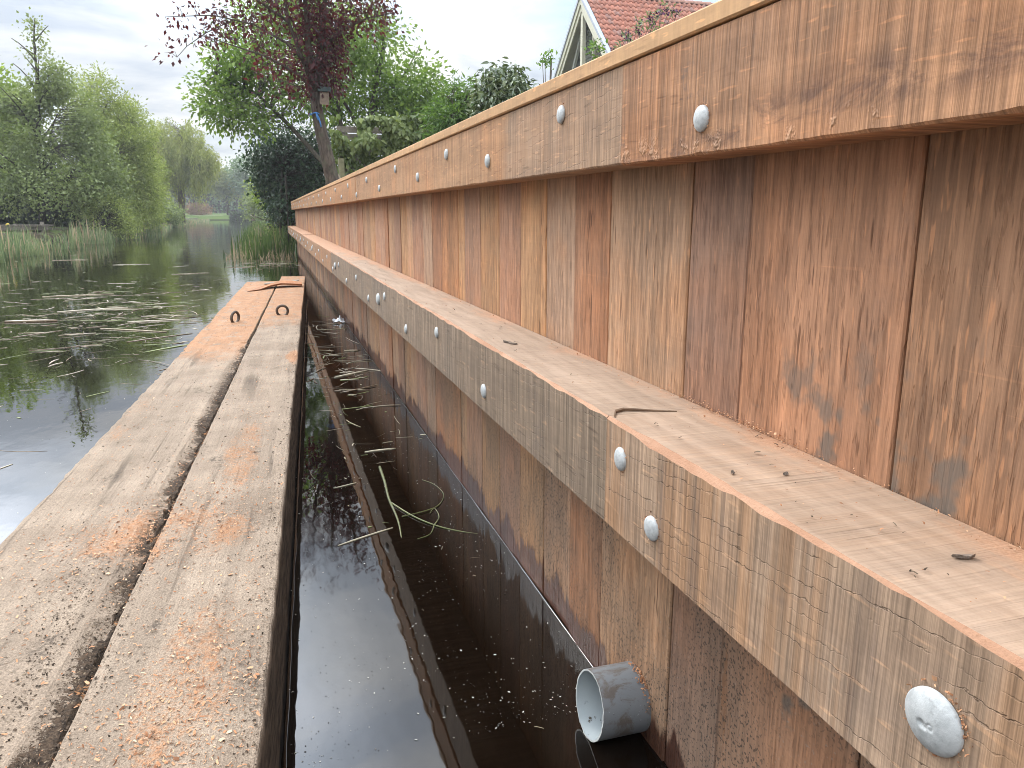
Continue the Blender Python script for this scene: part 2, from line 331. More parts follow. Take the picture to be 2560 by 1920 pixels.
far = m.step(X[1], 100, 106); col = m.mix(m.math('MAXIMUM', far, m.step(a, 0.45, 0.6, 0, 0.7)), earth, grass)
col = m.mix(m.step(X[2], -0.74, -0.84), col, (0.022, 0.018, 0.012))
path = m.math('MULTIPLY', m.step(X[1], 112.4, 112.7), m.step(X[1], 114.6, 114.3)); col = m.mix(path, col, (0.42, 0.38, 0.28))
ground = mesh('ground', gv, gf, m.done(m.bsdf(col, 0.95, 0.1, 0, m.bump(b, 0.7, 0.1))), None, True); tag(ground, kind='structure')

# ------------------------------------------------------------------ water
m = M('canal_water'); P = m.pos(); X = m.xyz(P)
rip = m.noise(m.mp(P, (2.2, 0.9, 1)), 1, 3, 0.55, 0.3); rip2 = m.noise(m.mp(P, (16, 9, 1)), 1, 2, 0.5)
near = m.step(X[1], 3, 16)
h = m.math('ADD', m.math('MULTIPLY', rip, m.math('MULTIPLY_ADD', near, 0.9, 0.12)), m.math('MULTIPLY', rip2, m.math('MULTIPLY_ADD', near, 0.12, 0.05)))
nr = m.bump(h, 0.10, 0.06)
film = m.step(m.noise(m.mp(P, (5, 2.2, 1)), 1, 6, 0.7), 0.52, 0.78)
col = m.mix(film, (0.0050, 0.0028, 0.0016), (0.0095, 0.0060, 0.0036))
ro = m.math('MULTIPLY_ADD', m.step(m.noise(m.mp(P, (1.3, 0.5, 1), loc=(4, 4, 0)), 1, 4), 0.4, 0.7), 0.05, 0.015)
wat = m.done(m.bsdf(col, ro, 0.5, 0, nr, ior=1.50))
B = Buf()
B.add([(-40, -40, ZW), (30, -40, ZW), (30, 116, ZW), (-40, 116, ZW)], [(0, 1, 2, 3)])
def meniscus(p0, p1, side, n):
    """concave lip where the water clings to a board; side is the unit vector away from the board"""
    p0, p1, side = Vector(p0), Vector(p1), Vector(side); prof = [(0.009, 0.0003), (0.0055, 0.0009), (0.0028, 0.0024), (0.001, 0.0050), (0.0, 0.0072)]
    vs, fs = [], []
    for i in range(n + 1):
        t = i / n; q = p0.lerp(p1, t); k = 0.50 + 0.5 * mnoise.noise(Vector((t * 60, 3.3, 1))) + 0.25 * mnoise.noise(Vector((t * 400, 1, 1)))
        for a, b in prof: vs.append(q + side * (a * k) + Vector((0, 0, b * k)))
    c = len(prof)
    for i in range(n):
        for j in range(c - 1):
            q = (i * c + j, i * c + j + 1, (i + 1) * c + j + 1, (i + 1) * c + j); fs.append(q)
    B.add(vs, fs)
PA = math.atan(0.0529)                                  # the pontoon lies 3 degrees off the wall
def pont(lx, ly, z=0.0):                               # pontoon space -> world
    return Vector((-0.0952 + lx * math.cos(PA) + ly * math.sin(PA), -lx * math.sin(PA) + ly * math.cos(PA), z))
meniscus((XW - 0.001, -1, ZW), (XW - 0.001, 17.0, ZW), (-1, 0, 0), 700)
meniscus(pont(0.001, -1.2, ZW), pont(0.001, 8.4, ZW), (math.cos(PA), -math.sin(PA), 0), 400)
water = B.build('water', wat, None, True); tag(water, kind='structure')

# ------------------------------------------------------------------ the timber wall
plank_mat = wood('plank_wood', 'Z', None, band=0.24, orange=0.35, grey=0.35, saw=0.05, stain=0.28, pore=0.85, wet=True, mud=0.0)
plank_mud_mat = wood('plank_wood_muddy', 'Z', None, band=0.26, orange=0.25, grey=0.3, saw=0.04, stain=0.35, pore=0.9, wet=True, mud=0.85)
wall = empty('timber_retaining_wall', (XW, 0, ZW), 'new hardwood sheet pile wall with bolted beams lining the canal', 'retaining wall'); wall['kind'] = 'thing'
def rel(o): o.matrix_parent_inverse = wall.matrix_world.inverted(); return o
WALLM = Matrix.Translation((XW, 0, ZW))
edges = [-1.0, -0.62, -0.30, 0.06, 0.262, 0.579, 0.841, 0.985, 1.253, 1.419, 1.588, 1.765, 1.948, 2.133, 2.321, 2.404, 2.654, 2.812, 2.986, 3.219, 3.356, 3.526, 3.702,
         3.90, 4.007, 4.194, 4.398, 4.612, 4.775, 4.974, 5.115, 5.321, 5.60, 5.863, 6.20, 6.561]
while edges[-1] < 16.8: edges.append(edges[-1] + random.choice([0.15, 0.17, 0.19, 0.2, 0.23]))
edges.append(edges[-1] + 0.19)
TAN, ORG, RED, PUR, GRY, DRK, PNK = (0.300, 0.185, 0.115), (0.345, 0.195, 0.100), (0.265, 0.130, 0.072), (0.245, 0.140, 0.096), (0.275, 0.180, 0.125), (0.165, 0.098, 0.073), (0.30, 0.175, 0.118)
cols = {5: (0.250, 0.130, 0.078), 4: (0.215, 0.115, 0.066), 6: DRK, 7: TAN, 8: RED, 9: GRY, 10: ORG, 11: PUR, 12: ORG, 13: PNK, 14: ORG, 15: (0.31, 0.15, 0.07), 16: RED, 17: GRY, 18: PUR, 19: TAN, 20: ORG, 21: PUR, 22: TAN}
END_Y = edges[-1]
for i in range(len(edges) - 1):
    y0, y1 = edges[i], edges[i + 1]; w = y1 - y0
    gap = 0.0030 if i == 6 else (0.0016 if w > 0.05 else 0.001)
    B = Buf(); n = 10; z0, z1 = -1.45, 0.15; ch = 0.0022; dx = random.uniform(-0.0025, 0.0025)
    lean = random.uniform(-0.0015, 0.0015)
    prof = [(0.040, 0.0), (ch, 0.0), (0.0, ch), (0.0, w * 0.33), (0.0, w * 0.67), (0.0, w - gap - ch), (ch, w - gap), (0.040, w - gap)]
    vs, fs = [], []; k = len(prof); bow = random.uniform(-0.002, 0.001)
    for j in range(n + 1):
        z = z0 + (z1 - z0) * j / n
        for (px, py) in prof: vs.append((px + dx + bow * math.sin(math.pi * py / w) + 0.0006 * mnoise.noise(Vector((i * 3.1, py * 30, z * 4))), py + lean * z + 0.0006 * mnoise.noise(Vector((i * 7.7, (py > w / 2) * 5, z * 9))), z))
    for j in range(n):
        for q in range(k): fs.append((j * k + q, (j + 1) * k + q, (j + 1) * k + (q + 1) % k, j * k + (q + 1) % k))
    fs += [tuple(range(k)), tuple(n * k + q for q in range(k - 1, -1, -1))]
    B.add(vs, fs)
    o = B.build('plank', plank_mud_mat if i in (4, 5) else plank_mat, wall, False); o.location = (0, y0, -ZW)
    c = cols.get(i) or random.choice([TAN, ORG, PUR, GRY, PNK, RED, TAN, PNK]); j = random.uniform(0.9, 1.12)
    c = tuple(a * .78 + q * .22 for a, q in zip(c, (.275, .160, .100))); j *= 1.20; o.color = (c[0] * j, c[1] * j, c[2] * j, 1)

# ---- long beams
def beam_mesh(y0, y1, x0, x1, z0, z1, ch, mats, name, seed, chip=1.0, step=0.02):
    """x0 front face (towards the water), x1 back; worn upper front edge of width ch shows fresh wood (material 1)"""
    n = max(4, int((y1 - y0) / step)) if y0 < 6 else max(4, int((y1 - y0) / 0.08)); vs, fs, fm = [], [], []
    for i in range(n + 1):
        y = y0 + (y1 - y0) * i / n; N = lambda a, b, s: mnoise.noise(Vector((y * a, b + seed, s)))
        c = ch * (0.72 + 0.8 * N(3.5, 1, 0) + 0.45 * N(22, 2, 0) + 0.3 * N(90, 3, 0)); c = max(0.0015, c)
        lo = 0.0022 + 0.0018 * max(0, N(9, 5, 3)) + 0.0022 * max(0, N(45, 5, 5) - 0.1) * chip; e = 0.0012 * N(6, 9, 1)
        prof = [(x1, z0), (x0 + lo, z0), (x0, z0 + lo), (x0 + e, (z0 + z1) / 2), (x0, z1 - c), (x0 + c * 0.85, z1 + 0.0006 * N(40, 1, 7)), (x0 + (x1 - x0) * 0.5, z1 + 0.0015 * N(8, 4, 4)), (x1, z1)]
        vs += [(px, y, pz) for px, pz in prof]
    k = 8
    for i in range(n):
        for q in range(k):
            fs.append((i * k + q, i * k + (q + 1) % k, (i + 1) * k + (q + 1) % k, (i + 1) * k + q)); fm.append(1 if q == 4 else 0)
    fs += [tuple(range(k - 1, -1, -1)), tuple(n * k + q for q in range(k))]; fm += [0, 0]
    o = mesh(name, vs, fs, mats, wall, False, fm); o.location = (-XW, 0, -ZW); return o
fresh = fresh_wood()
# head of a galvanised bolt
mg = M('galvanised_steel'); o_ = mg.coord(); nz = mg.noise(o_, 5.5, 5, 0.7); nb = mg.noise(o_, 2.2, 4, 0.65)
gcol = mg.mix(mg.step(nb, 0.35, 0.7), (0.50, 0.51, 0.50), (0.37, 0.38, 0.375)); gcol = mg.mix(mg.step(nz, 0.56, 0.72, 0, 0.42), gcol, (0.19, 0.175, 0.155))
galv = mg.done(mg.bsdf(gcol, mg.math('MULTIPLY_ADD', nz, 0.3, 0.42), 0.5, 0.2, mg.bump(nz, 0.14, 0.08)))
def bolt_mesh(r, mark=False):
    prof = [(1.0, 0.0), (1.0, 0.10), (0.985, 0.18), (0.92, 0.27), (0.78, 0.36), (0.58, 0.43), (0.34, 0.475), (0.14, 0.49)]; n = 28; vs, fs = [], []
    for a, h in prof:
        for k in range(n):
            t = 2 * math.pi * k / n; vs.append((-h * r, a * r * math.cos(t), a * r * math.sin(t)))
    vs.append((-0.492 * r, 0, 0)); c = len(vs) - 1; p = len(prof)
    for i in range(p - 1):
        for k in range(n): fs.append((i * n + k, (i + 1) * n + k, (i + 1) * n + (k + 1) % n, i * n + (k + 1) % n))
    for k in range(n): fs.append(((p - 1) * n + k, c, (p - 1) * n + (k + 1) % n))
    if mark:      # hammer marks struck into the head: small dished crescents
        for (my, mz, mr) in ((0.05, -0.02, 0.13), (0.20, 0.0, 0.12), (0.30, -0.26, 0.06)):
            for i, v in enumerate(vs):
                pass
    return vs, fs
bv, bf = bolt_mesh(1.0)
bme = bpy.data.meshes.new('bolt_head'); bme.from_pydata(bv, [], bf); bme.update(); bme.materials.append(galv); bme.polygons.foreach_set('use_smooth', np.ones(len(bme.polygons), dtype=bool))
# the big near anchor head carries two struck marks: a denser dome with dents
def dented_head():
    vs, fs = [], []; nr_, n = 26, 56
    for i in range(nr_ + 1):
        a = i / nr_; h = 0.49 * math.sqrt(max(0, 1 - (a * 0.93) ** 2)) - 0.49 * math.sqrt(1 - 0.93 ** 2) + 0.10
        for k in range(n):
            t = 2 * math.pi * k / n; Y, Z = a * math.cos(t), a * math.sin(t); d = 0
            for (cy0, cz0, ro_, dep) in ((0.12, -0.06, 0.17, 0.085), (-0.16, -0.02, 0.15, 0.06), (-0.02, -0.14, 0.08, 0.05), (0.35, -0.62, 0.07, 0.02)):
                q = ((Y - cy0) ** 2 + (Z - cz0) ** 2) / ro_ ** 2
                if q < 1: d += dep * (1 - q) ** 1.2
            if (Y + 0.16) ** 2 + (Z + 0.02) ** 2 < 0.004: d -= 0.05
            vs.append((-(h - d), Y, Z))
    for i in range(nr_):
        for k in range(n): fs.append((i * n + k, i * n + (k + 1) % n, (i + 1) * n + (k + 1) % n, (i + 1) * n + k))
    b = len(vs)
    for k in range(n): t = 2 * math.pi * k / n; vs.append((0, math.cos(t), math.sin(t)))
    for k in range(n): fs.append((nr_ * n + k, nr_ * n + (k + 1) % n, b + (k + 1) % n, b + k))
    return vs, fs
dv_, df_ = dented_head(); dme = bpy.data.meshes.new('bolt_head'); dme.from_pydata(dv_, [], df_); dme.update(); dme.materials.append(galv); dme.polygons.foreach_set('use_smooth', np.ones(len(dme.polygons), dtype=bool))
def bolt(parent, x, y, z, r, me=None, label=None):
    o = bpy.data.objects.new('bolt_head', me or bme); link(o, parent); o.location = (x, y, z)
    a = random.uniform(-0.05, 0.05); o.scale = (r, r, r); o.rotation_euler = (random.uniform(0, 6.28) if me is None else 0, a, random.uniform(-0.05, 0.05))
    if label: o['label'] = label
    return o

# lower waling: three visible lengths, butt-jointed
ZLT, ZLB, XL = -0.266, -0.4185, 0.420
wal_near = wood('waling_tan_checked', 'Y', (0.305, 0.212, 0.150), band=0.2, orange=0.22, grey=0.35, saw=0.6, crack=0.45, stripe=0.42, stain=0.35, pore=0.3, dust=True)
wal_mid = wood('waling_grey_brown', 'Y', (0.215, 0.160, 0.118), band=0.2, orange=0.0, grey=0.3, saw=0.65, crack=0.1, stripe=0.0, stain=0.30, pore=0.5, dust=True)
wal_far = wood('waling_orange_brown', 'Y', (0.31, 0.190, 0.115), band=0.25, orange=0.5, grey=0.4, saw=0.5, crack=0.1, stripe=0.2, stain=0.3, pore=0.5, dust=True)
lows = []
for i, (a, b, mt, lift) in enumerate([(-1.0, 0.9176, wal_near, 0.0), (0.9180, 5.684, wal_mid, 0.0), (5.687, 10.409, wal_far, -0.002), (10.413, 17.6, wal_far, 0.001)]):
    lows.append(beam_mesh(a, b, XL + lift * 0.6, XW - 0.004, ZLB + lift, ZLT + lift, 0.0075 if i == 0 else 0.006, [mt, fresh], 'waling_beam', i * 5.3, 0.6))
lowb = [(0.778, -0.371), (0.870, -0.312), (1.546, -0.371), (2.027, -0.315), (2.528, -0.376), (3.015, -0.317), (3.537, -0.377), (4.033, -0.323), (4.568, -0.383)]
y = 5.06; k = 0
while y < 17.3: lowb.append((y, -0.322 if k % 2 == 0 else -0.380)); y += 0.495; k += 1
for (y, z) in lowb:
    b = 0 if y < 0.917 else 1 if y < 5.686 else 2 if y < 10.41 else 3
    bolt(lows[b], XL + 0.0005, y, z, 0.0155)
bolt(lows[0], XL - 0.001, 0.361, -0.343, 0.0232, dme, 'large galvanised anchor head with struck marks')
for y in (3.184, 5.32, 8.11, 10.9, 13.7): bolt(lows[1 if y < 5.686 else 2 if y < 10.41 else 3], XL - 0.001, y, -0.345, 0.0235)
# upper capping beam and the pale rail above it
ZUT, ZUB, XU = 0.2075, 0.0685, 0.503
def cap_stain(m, o0, o, col, h, ro):
    q = m.xyz(m.pos()); n = m.noise(m.mp(m.pos(), (1, 7, 16)), 1, 6, 0.72, 0.5); n2 = m.noise(m.mp(m.pos(), (1, 26, 20), loc=(0, 4, 1)), 1, 4, 0.7)
    d = m.math('ABSOLUTE', m.math('SUBTRACT', q[2], m.math('MULTIPLY_ADD', q[1], -0.075, 0.150)))
    f = m.math('MULTIPLY', m.step(d, 0.036, 0.004), m.step(n, 0.46, 0.64)); col = m.mix(m.math('MULTIPLY', f, 0.72), col, (0.085, 0.045, 0.034))
    rough_ = m.math('MULTIPLY', m.step(q[2], 0.115, 0.075), m.step(n2, 0.55, 0.68)); col = m.mix(m.math('MULTIPLY', rough_, 0.4), col, (0.46, 0.30, 0.19)); h = m.math('MULTIPLY_ADD', rough_, 1.2, h)
    b1 = m.noise(m.mp(m.pos(), (1, 12, 12), loc=(0, 9, 3)), 1, 5, 0.7); col = m.mix(m.math('MULTIPLY', m.step(b1, 0.60, 0.70), 0.6), col, (0.115, 0.085, 0.072))
    return col, h, ro
cap_red = wood('capping_red_brown', 'Y', (0.330, 0.178, 0.100), band=0.4, orange=0.3, grey=0.3, saw=0.7, crack=0.0, stripe=0.0, stain=0.5, pore=0.4, extra=cap_stain)
cap_purple = wood('capping_grey_brown', 'Y', (0.258, 0.172, 0.122), band=0.3, orange=0.0, grey=0.25, saw=0.65, crack=0.7, stripe=0.0, stain=0.12, pore=0.35)
cap_orange = wood('capping_orange', 'Y', (0.37, 0.205, 0.105), band=0.3, orange=0.4, grey=0.4, saw=0.5, crack=0.1, stripe=0.25, stain=0.35, pore=0.4)
ups = []
for i, (a, b, mt, lift) in enumerate([(-1.0, 1.0765, cap_red, 0.0), (1.078, 1.62, cap_purple, 0.0015), (1.62, 4.663, cap_orange, 0.0015), (4.666, 11.233, cap_orange, -0.001), (11.237, 17.07, cap_orange, 0.001)]):
    if i == 1: continue
    ups.append((i, a, b, mt, lift))
# the second length is grey-brown near its end and turns orange further on
def cap_change(m, o0, o, col, h, ro):
    y = m.xyz(m.pos())[1]; n1 = m.noise(m.mp(m.pos(), (1, 2.5, 9)), 1, 4, 0.6)
    f = m.step(m.math('MULTIPLY_ADD', m.math('SUBTRACT', n1, 0.5), 0.35, y), 1.62, 1.72)
    grey = m.mix(1, col, (0.90, 1.03, 1.25), 'MULTIPLY')
    return m.mix(f, grey, col), h, ro
cap_two = wood('capping_two_tone', 'Y', (0.350, 0.200, 0.110), band=0.28, orange=0.25, grey=0.25, saw=0.55, crack=0.35, stripe=0.0, stain=0.3, pore=0.4, extra=cap_change)
ubeams = []
for (i, a, b, mt, lift) in ups:
    if i == 2: a, mt = 1.078, cap_two
    o = beam_mesh(a, b, XU + lift * 0.7, XW - 0.003, ZUB + lift, ZUT + lift * 0.5, 0.002, [mt, mt], 'capping_beam', 31 + i * 4.1, 1.6); ubeams.append((b, o))
uy = [(0.852, 0.110), (1.323, 0.168), (1.802, 0.119), (2.24, 0.164), (2.694, 0.12), (3.173, 0.171), (3.654, 0.111), (4.118, 0.166), (4.613, 0.103)]
y = 5.08; k = 0
while y < 17.0: uy.append((y, 0.168 if k % 2 == 0 else 0.108)); y += 0.478; k += 1
for (y, z) in uy: bolt(next(o for b, o in ubeams if y < b), XU + 0.0005, y, z, 0.0155)
rail_mat = wood('rail_fresh_tan', 'Y', (0.50, 0.305, 0.162), band=0.16, orange=0.0, grey=0.0, saw=0.12, crack=0.0, stain=0.0, pore=0.3, bumpk=0.5)
for i, (a, b) in enumerate([(-1.0, 5.2), (5.203, 11.4), (11.403, 17.1)]):
    o = beam_mesh(a, b, XU - 0.004, XW + 0.13, 0.2095, 0.2330, 0.002, [rail_mat, rail_mat], 'cap_rail', 77 + i * 3, 0.0, 0.2)

# ------------------------------------------------------------------ drain pipe through the wall
mp_ = M('grey_pvc'); o = mp_.coord(); n1 = mp_.noise(mp_.mp(o, (22, 45, 22)), 1, 6, 0.72, 0.5); n2 = mp_.noise(o, 230, 3)
pcol = mp_.mix(mp_.step(n1, 0.47, 0.62, 0, 0.75), (0.185, 0.195, 0.202), (0.115, 0.085, 0.063)); pcol = mp_.mix(mp_.step(n2, 0.66, 0.74, 0, 0.7), pcol, (0.07, 0.055, 0.045))
sc_ = mp_.noise(mp_.mp(o, (160, 22, 160), rot=(0.4, 0.2, 0.5)), 1, 2); pcol = mp_.mix(mp_.step(sc_, 0.70, 0.76, 0, 0.6), pcol, (0.42, 0.44, 0.45))
pvc = mp_.done(mp_.bsdf(pcol, 0.42, 0.4, 0, mp_.bump(n1, 0.15, 0.002)))
mq = M('pale_pvc_inside'); o = mq.coord(); n1 = mq.noise(o, 60, 4, 0.7); low = mq.step(mq.xyz(o)[2], -0.02, -0.05)
qcol = mq.mix(mq.math('MULTIPLY', mq.step(n1, 0.60, 0.66), low), (0.34, 0.37, 0.375), (0.07, 0.055, 0.04)); pvc_in = mq.done(mq.bsdf(qcol, 0.4, 0.4))
pipe = empty('drain_pipe', (XW, 1.090, -0.8340), 'short grey plastic drain pipe sticking out of the planks at the waterline', 'pipe')
def pipe_mesh(r, x_out, name, mat_, flip):
    n = 64; vs, fs = [], []
    xs_ = [0.03, 0.0, -0.02, -0.045, -0.065, -0.08]
    for i, x in enumerate(xs_):
        for k in range(n):
            t = 2 * math.pi * k / n; xx = x
            if i == len(xs_) - 1: xx = x_out + 0.006 * math.sin(t) + 0.0012 * mnoise.noise(Vector((math.cos(t) * 6, math.sin(t) * 6, 2)))
            vs.append((xx, r * math.cos(t), r * math.sin(t)))
    for i in range(len(xs_) - 1):
        for k in range(n):
            q = (i * n + k, i * n + (k + 1) % n, (i + 1) * n + (k + 1) % n, (i + 1) * n + k); fs.append(q if not flip else q[::-1])
    return vs, fs
ov, of = pipe_mesh(0.0588, -0.092, 'o', None, False); iv, if_ = pipe_mesh(0.0558, -0.092, 'i', None, True)
mesh('outer_shell', ov, of, pvc, pipe, True); mesh('inner_shell', iv, if_, pvc_in, pipe, True)
n = 64; rimv = ov[-n:] + iv[-n:]; rimf = [(k, (k + 1) % n, n + (k + 1) % n, n + k) for k in range(n)]
mesh('cut_rim', rimv, rimf, plain('cut_plastic_edge', (0.50, 0.50, 0.47), 0.5, 0, 0.15, 60), pipe)
# sawdust caught on the pipe where it meets the boards
# (see wood_chips below)

# ------------------------------------------------------------------ pontoon
def pont_mat():
    m = M('pontoon_timber'); o = m.coord(); X = m.xyz(o); N = m.xyz(m.n('ShaderNodeNewGeometry').outputs['True Normal'])
    up = m.step(N[2], 0.35, 0.8)
    fib = m.noise(m.mp(o, (150, 5, 60)), 1, 3, 0.6); br = m.noise(m.mp(o, (14, 0.9, 9)), 1, 4, 0.6, 0.5); bl = m.noise(o, 5, 6, 0.65); gr = m.noise(o, 330, 3, 0.65); g2 = m.noise(o, 90, 4, 0.7)
    col = m.mix(m.step(bl, 0.3, 0.7), (0.250, 0.188, 0.136), (0.335, 0.258, 0.190))
    col = m.mix(1, col, m.grey(m.step(br, 0.28, 0.72, 0.86, 1.12)), 'MULTIPLY'); col = m.mix(1, col, m.grey(m.step(fib, 0.25, 0.75, 0.93, 1.06)), 'MULTIPLY')
    col = m.mix(1, col, m.grey(m.step(gr, 0.28, 0.72, 0.70, 1.26)), 'MULTIPLY')
    # damp dark drag streaks along the grain
    stq = m.noise(m.mp(o, (11, 0.65, 1), loc=(3.3, 1.2, 0)), 1, 5, 0.65, 0.2); gt = m.step(m.noise(m.mp(o, (2.5, 1.1, 1), loc=(7, 3, 0)), 1, 3), 0.42, 0.60)
    col = m.mix(m.math('MULTIPLY', m.math('MULTIPLY', m.step(stq, 0.56, 0.63), gt), 0.78), col, (0.105, 0.078, 0.058))
    ln = m.noise(m.mp(o, (55, 0.8, 1), loc=(5, 2, 0)), 1, 3, 0.5, 0.3); lg = m.step(m.noise(m.mp(o, (5, 1.6, 1), loc=(2, 6, 0)), 1, 3), 0.48, 0.60); col = m.mix(m.math('MULTIPLY', m.math('MULTIPLY', m.step(ln, 0.62, 0.68), lg), 0.6), col, (0.100, 0.072, 0.052))
    dk = m.noise(m.mp(o, (7, 3.6, 1), loc=(1, 8, 0)), 1, 6, 0.74, 0.4); col = m.mix(m.math('MULTIPLY', m.math('MULTIPLY', m.step(dk, 0.56, 0.68), m.step(g2, 0.42, 0.56)), 0.8), col, (0.075, 0.058, 0.045))
    sp_ = m.noise(o, 240, 1); col = m.mix(m.step(sp_, 0.70, 0.76, 0, 0.6), col, (0.09, 0.065, 0.045))
    # sawdust: thick at the far end, thin drifts elsewhere
    sd = m.noise(m.mp(o, (7, 2.6, 1)), 1, 6, 0.72, 0.3); s3 = m.noise(o, 95, 4, 0.8)
    lx, ly = X[0], X[1]
    thr = m.math('SUBTRACT', ly, m.math('MULTIPLY', m.step(lx, -0.24, -0.27, 0, 1.0), -1.15))
    fm = m.step(m.math('MULTIPLY_ADD', m.math('SUBTRACT', sd, 0.5), 1.6, thr), 4.55, 5.15)
    def spot(cx, cy0, rx, ry):
        a = m.math('DIVIDE', m.math('SUBTRACT', lx, cx), rx); b = m.math('DIVIDE', m.math('SUBTRACT', ly, cy0), ry)
        return m.step(m.math('ADD', m.math('MULTIPLY', a, a), m.math('MULTIPLY', b, b)), 1.0, 0.0)
    drifts = 0.0
    for q in ((-0.24, 1.62, 0.30, 0.24, 0.9), (-0.02, 3.62, 0.05, 0.30, 1.2), (-0.10, 1.05, 0.11, 0.40, 0.75), (-0.12, 2.15, 0.08, 0.5, 0.8), (-0.50, 2.6, 0.05, 0.5, 0.7)):
        drifts = m.math('ADD', drifts, m.math('MULTIPLY', spot(*q[:4]), q[4]))
    dmask = m.step(m.math('ADD', m.math('MULTIPLY', m.math('ADD', m.math('MULTIPLY', sd, 1.7), m.math('MULTIPLY', s3, 1.1)), 0.50), m.math('MULTIPLY', drifts, 0.34)), 0.90, 1.10)
    dmask = m.math('MULTIPLY', dmask, m.math('MINIMUM', m.math('ADD', drifts, 0.12), 0.75))
    fhole = m.step(m.noise(m.mp(o, (16, 9, 1), loc=(0, 5, 0)), 1, 5, 0.72), 0.36, 0.48)
    cov_ = m.math('MULTIPLY', m.math('MAXIMUM', m.math('MULTIPLY', fm, m.math('MULTIPLY_ADD', fhole, 0.62, 0.06)), dmask), up)
    dust = m.mix(m.step(gr, 0.3, 0.7), (0.33, 0.155, 0.070), (0.53, 0.270, 0.135)); dust = m.mix(1, dust, m.grey(m.step(m.noise(m.mp(o, (22, 9, 1), loc=(4, 1, 0)), 1, 5, 0.7), 0.3, 0.7, 0.66, 1.18)), 'MULTIPLY'); dust = m.mix(m.step(s3, 0.35, 0.65, 0, 0.7), dust, (0.38, 0.175, 0.078))
    col = m.mix(cov_, col, dust)
    # rotten gap filled with wet dirt
    w = m.attr('rot'); wd = m.step(m.math('ADD', w, m.math('MULTIPLY', m.math('SUBTRACT', m.math('ADD', m.math('MULTIPLY', g2, 0.6), m.math('MULTIPLY', gr, 0.4)), 0.5), 2.6)), 0.24, 0.36)
    dirt = m.mix(m.step(g2, 0.35, 0.7), (0.030, 0.021, 0.015), (0.12, 0.080, 0.052)); col = m.mix(wd, col, dirt)
    # permanently wet sides, slimy and almost black
    sf = m.noise(m.mp(o, (40, 9, 60)), 1, 4, 0.7); side = m.mix(m.step(sf, 0.3, 0.75), (0.045, 0.032, 0.023), (0.19, 0.14, 0.098))
    sflk = m.noise(m.mp(o, (120, 60, 400)), 1, 1); side = m.mix(m.step(sflk, 0.68, 0.75, 0, 0.5), side, (0.22, 0.17, 0.12))
    z = X[2]; side = m.mix(m.step(z, -0.19, -0.235), side, (0.006, 0.005, 0.004))
    edge = m.step(m.math('MULTIPLY_ADD', m.math('SUBTRACT', g2, 0.5), 0.03, z), -0.030, -0.012)
    col = m.mix(m.math('MULTIPLY', m.math('SUBTRACT', 1.0, up), m.math('SUBTRACT', 1.0, edge)), col, side)
    h = m.math('MULTIPLY_ADD', gr, 0.9, m.math('MULTIPLY_ADD', g2, 1.3, m.math('MULTIPLY', fib, 0.9)))
    return m.done(m.bsdf(col, 0.92, 0.2, 0, m.bump(h, 0.75, 0.006)))
pontoon = empty('work_pontoon', pont(0, 0, -0.64), 'low timber work raft of two long dusty beams afloat beside the wall', 'pontoon'); pontoon.rotation_euler = (0, 0, -PA)
pmat = pont_mat()
def timber(x0, x1, y0, y1, seed, rot_side, bite_side):
    n = int((y1 - y0) / 0.022); cs = 17; vs, fs, ra = [], [], []
    for i in range(n + 1):
        y = y0 + (y1 - y0) * i / n; T = lambda a, s: mnoise.noise(Vector((y * a, seed, s)))
        bl_ = max(0, 0.012 * T(1.1, 1) + 0.016 * max(0, T(3.2, 2)) + 0.007 * T(14, 3) + 0.004 * T(60, 3.3)) if bite_side else 0.002 + 0.0025 * T(5, 3) + 0.0015 * T(40, 4)
        br_ = 0.002 + 0.004 * T(2.2, 4) + 0.003 * T(25, 5)
        wd_ = max(0.004, 0.008 + 0.024 * max(0, T(1.3, 6) + 0.06) + 0.022 * max(0, T(5, 7)) + 0.010 * T(18, 7.7)) if rot_side else 0.0
        if rot_side: wd_ *= (1.25 if y < 3.4 else max(0.15, 1.25 - (y - 3.4) * 0.9))
        if rot_side and y < 1.05: wd_ += 0.11 * (1.05 - y)
        a, b = x0 + bl_, x1 - br_; r = 0.005
        row = [(a + 0.004, -0.55), (a, -0.06), (a, -r), (a + r * 0.3, -r * 0.3), (a + r, 0.0)]
        for j in range(1, cs - 9): row.append((a + r + (b - a - 2 * r) * j / (cs - 9), 0.0))
        row += [(b - r, 0.0), (b - r * 0.3, -r * 0.3), (b, -r), (b, -0.06), (b - 0.004, -0.55)]
        for (px, pz) in row:
            rv = 0.0; wz = pz; wx = px
            if pz > -0.05:
                wz += 0.0022 * mnoise.noise(Vector((px * 9 + seed, y * 4, 0))) + 0.0010 * mnoise.noise(Vector((px * 60, y * 60, seed)))
                if not rot_side: wz -= 0.003 * max(0.0, 1 - (x1 - px) / 0.014) ** 1.5 * (1 + T(7, 8))
                if rot_side and wd_ > 0.004:
                    d = (x1 - px) / max(wd_, 1e-3)
                    if d < 1: rv = 1 - d; wz -= (0.010 + 0.016 * abs(T(9, 9)) + 0.006 * T(40, 9.5)) * min(1.0, (1 - d) * 6); wx += 0.006 * T(33, 11 + px)
                    elif d < 1.7: rv = 0.30 * (1.7 - d) / 0.7 * (1 if T(2.1, 12) > -0.05 else 0)
            vs.append((wx, y, wz)); ra.append(rv)
    k = len(row)
    for i in range(n):
        for q in range(k - 1): fs.append((i * k + q, i * k + q + 1, (i + 1) * k + q + 1, (i + 1) * k + q))
    fs += [tuple(range(k - 1, -1, -1)), tuple(n * k + q for q in range(k))]
    return mesh('timber', vs, fs, pmat, pontoon, False, None, {'rot': ra})
t1 = timber(-0.244, 0.0, -1.2, 8.36, 3.7, False, False)
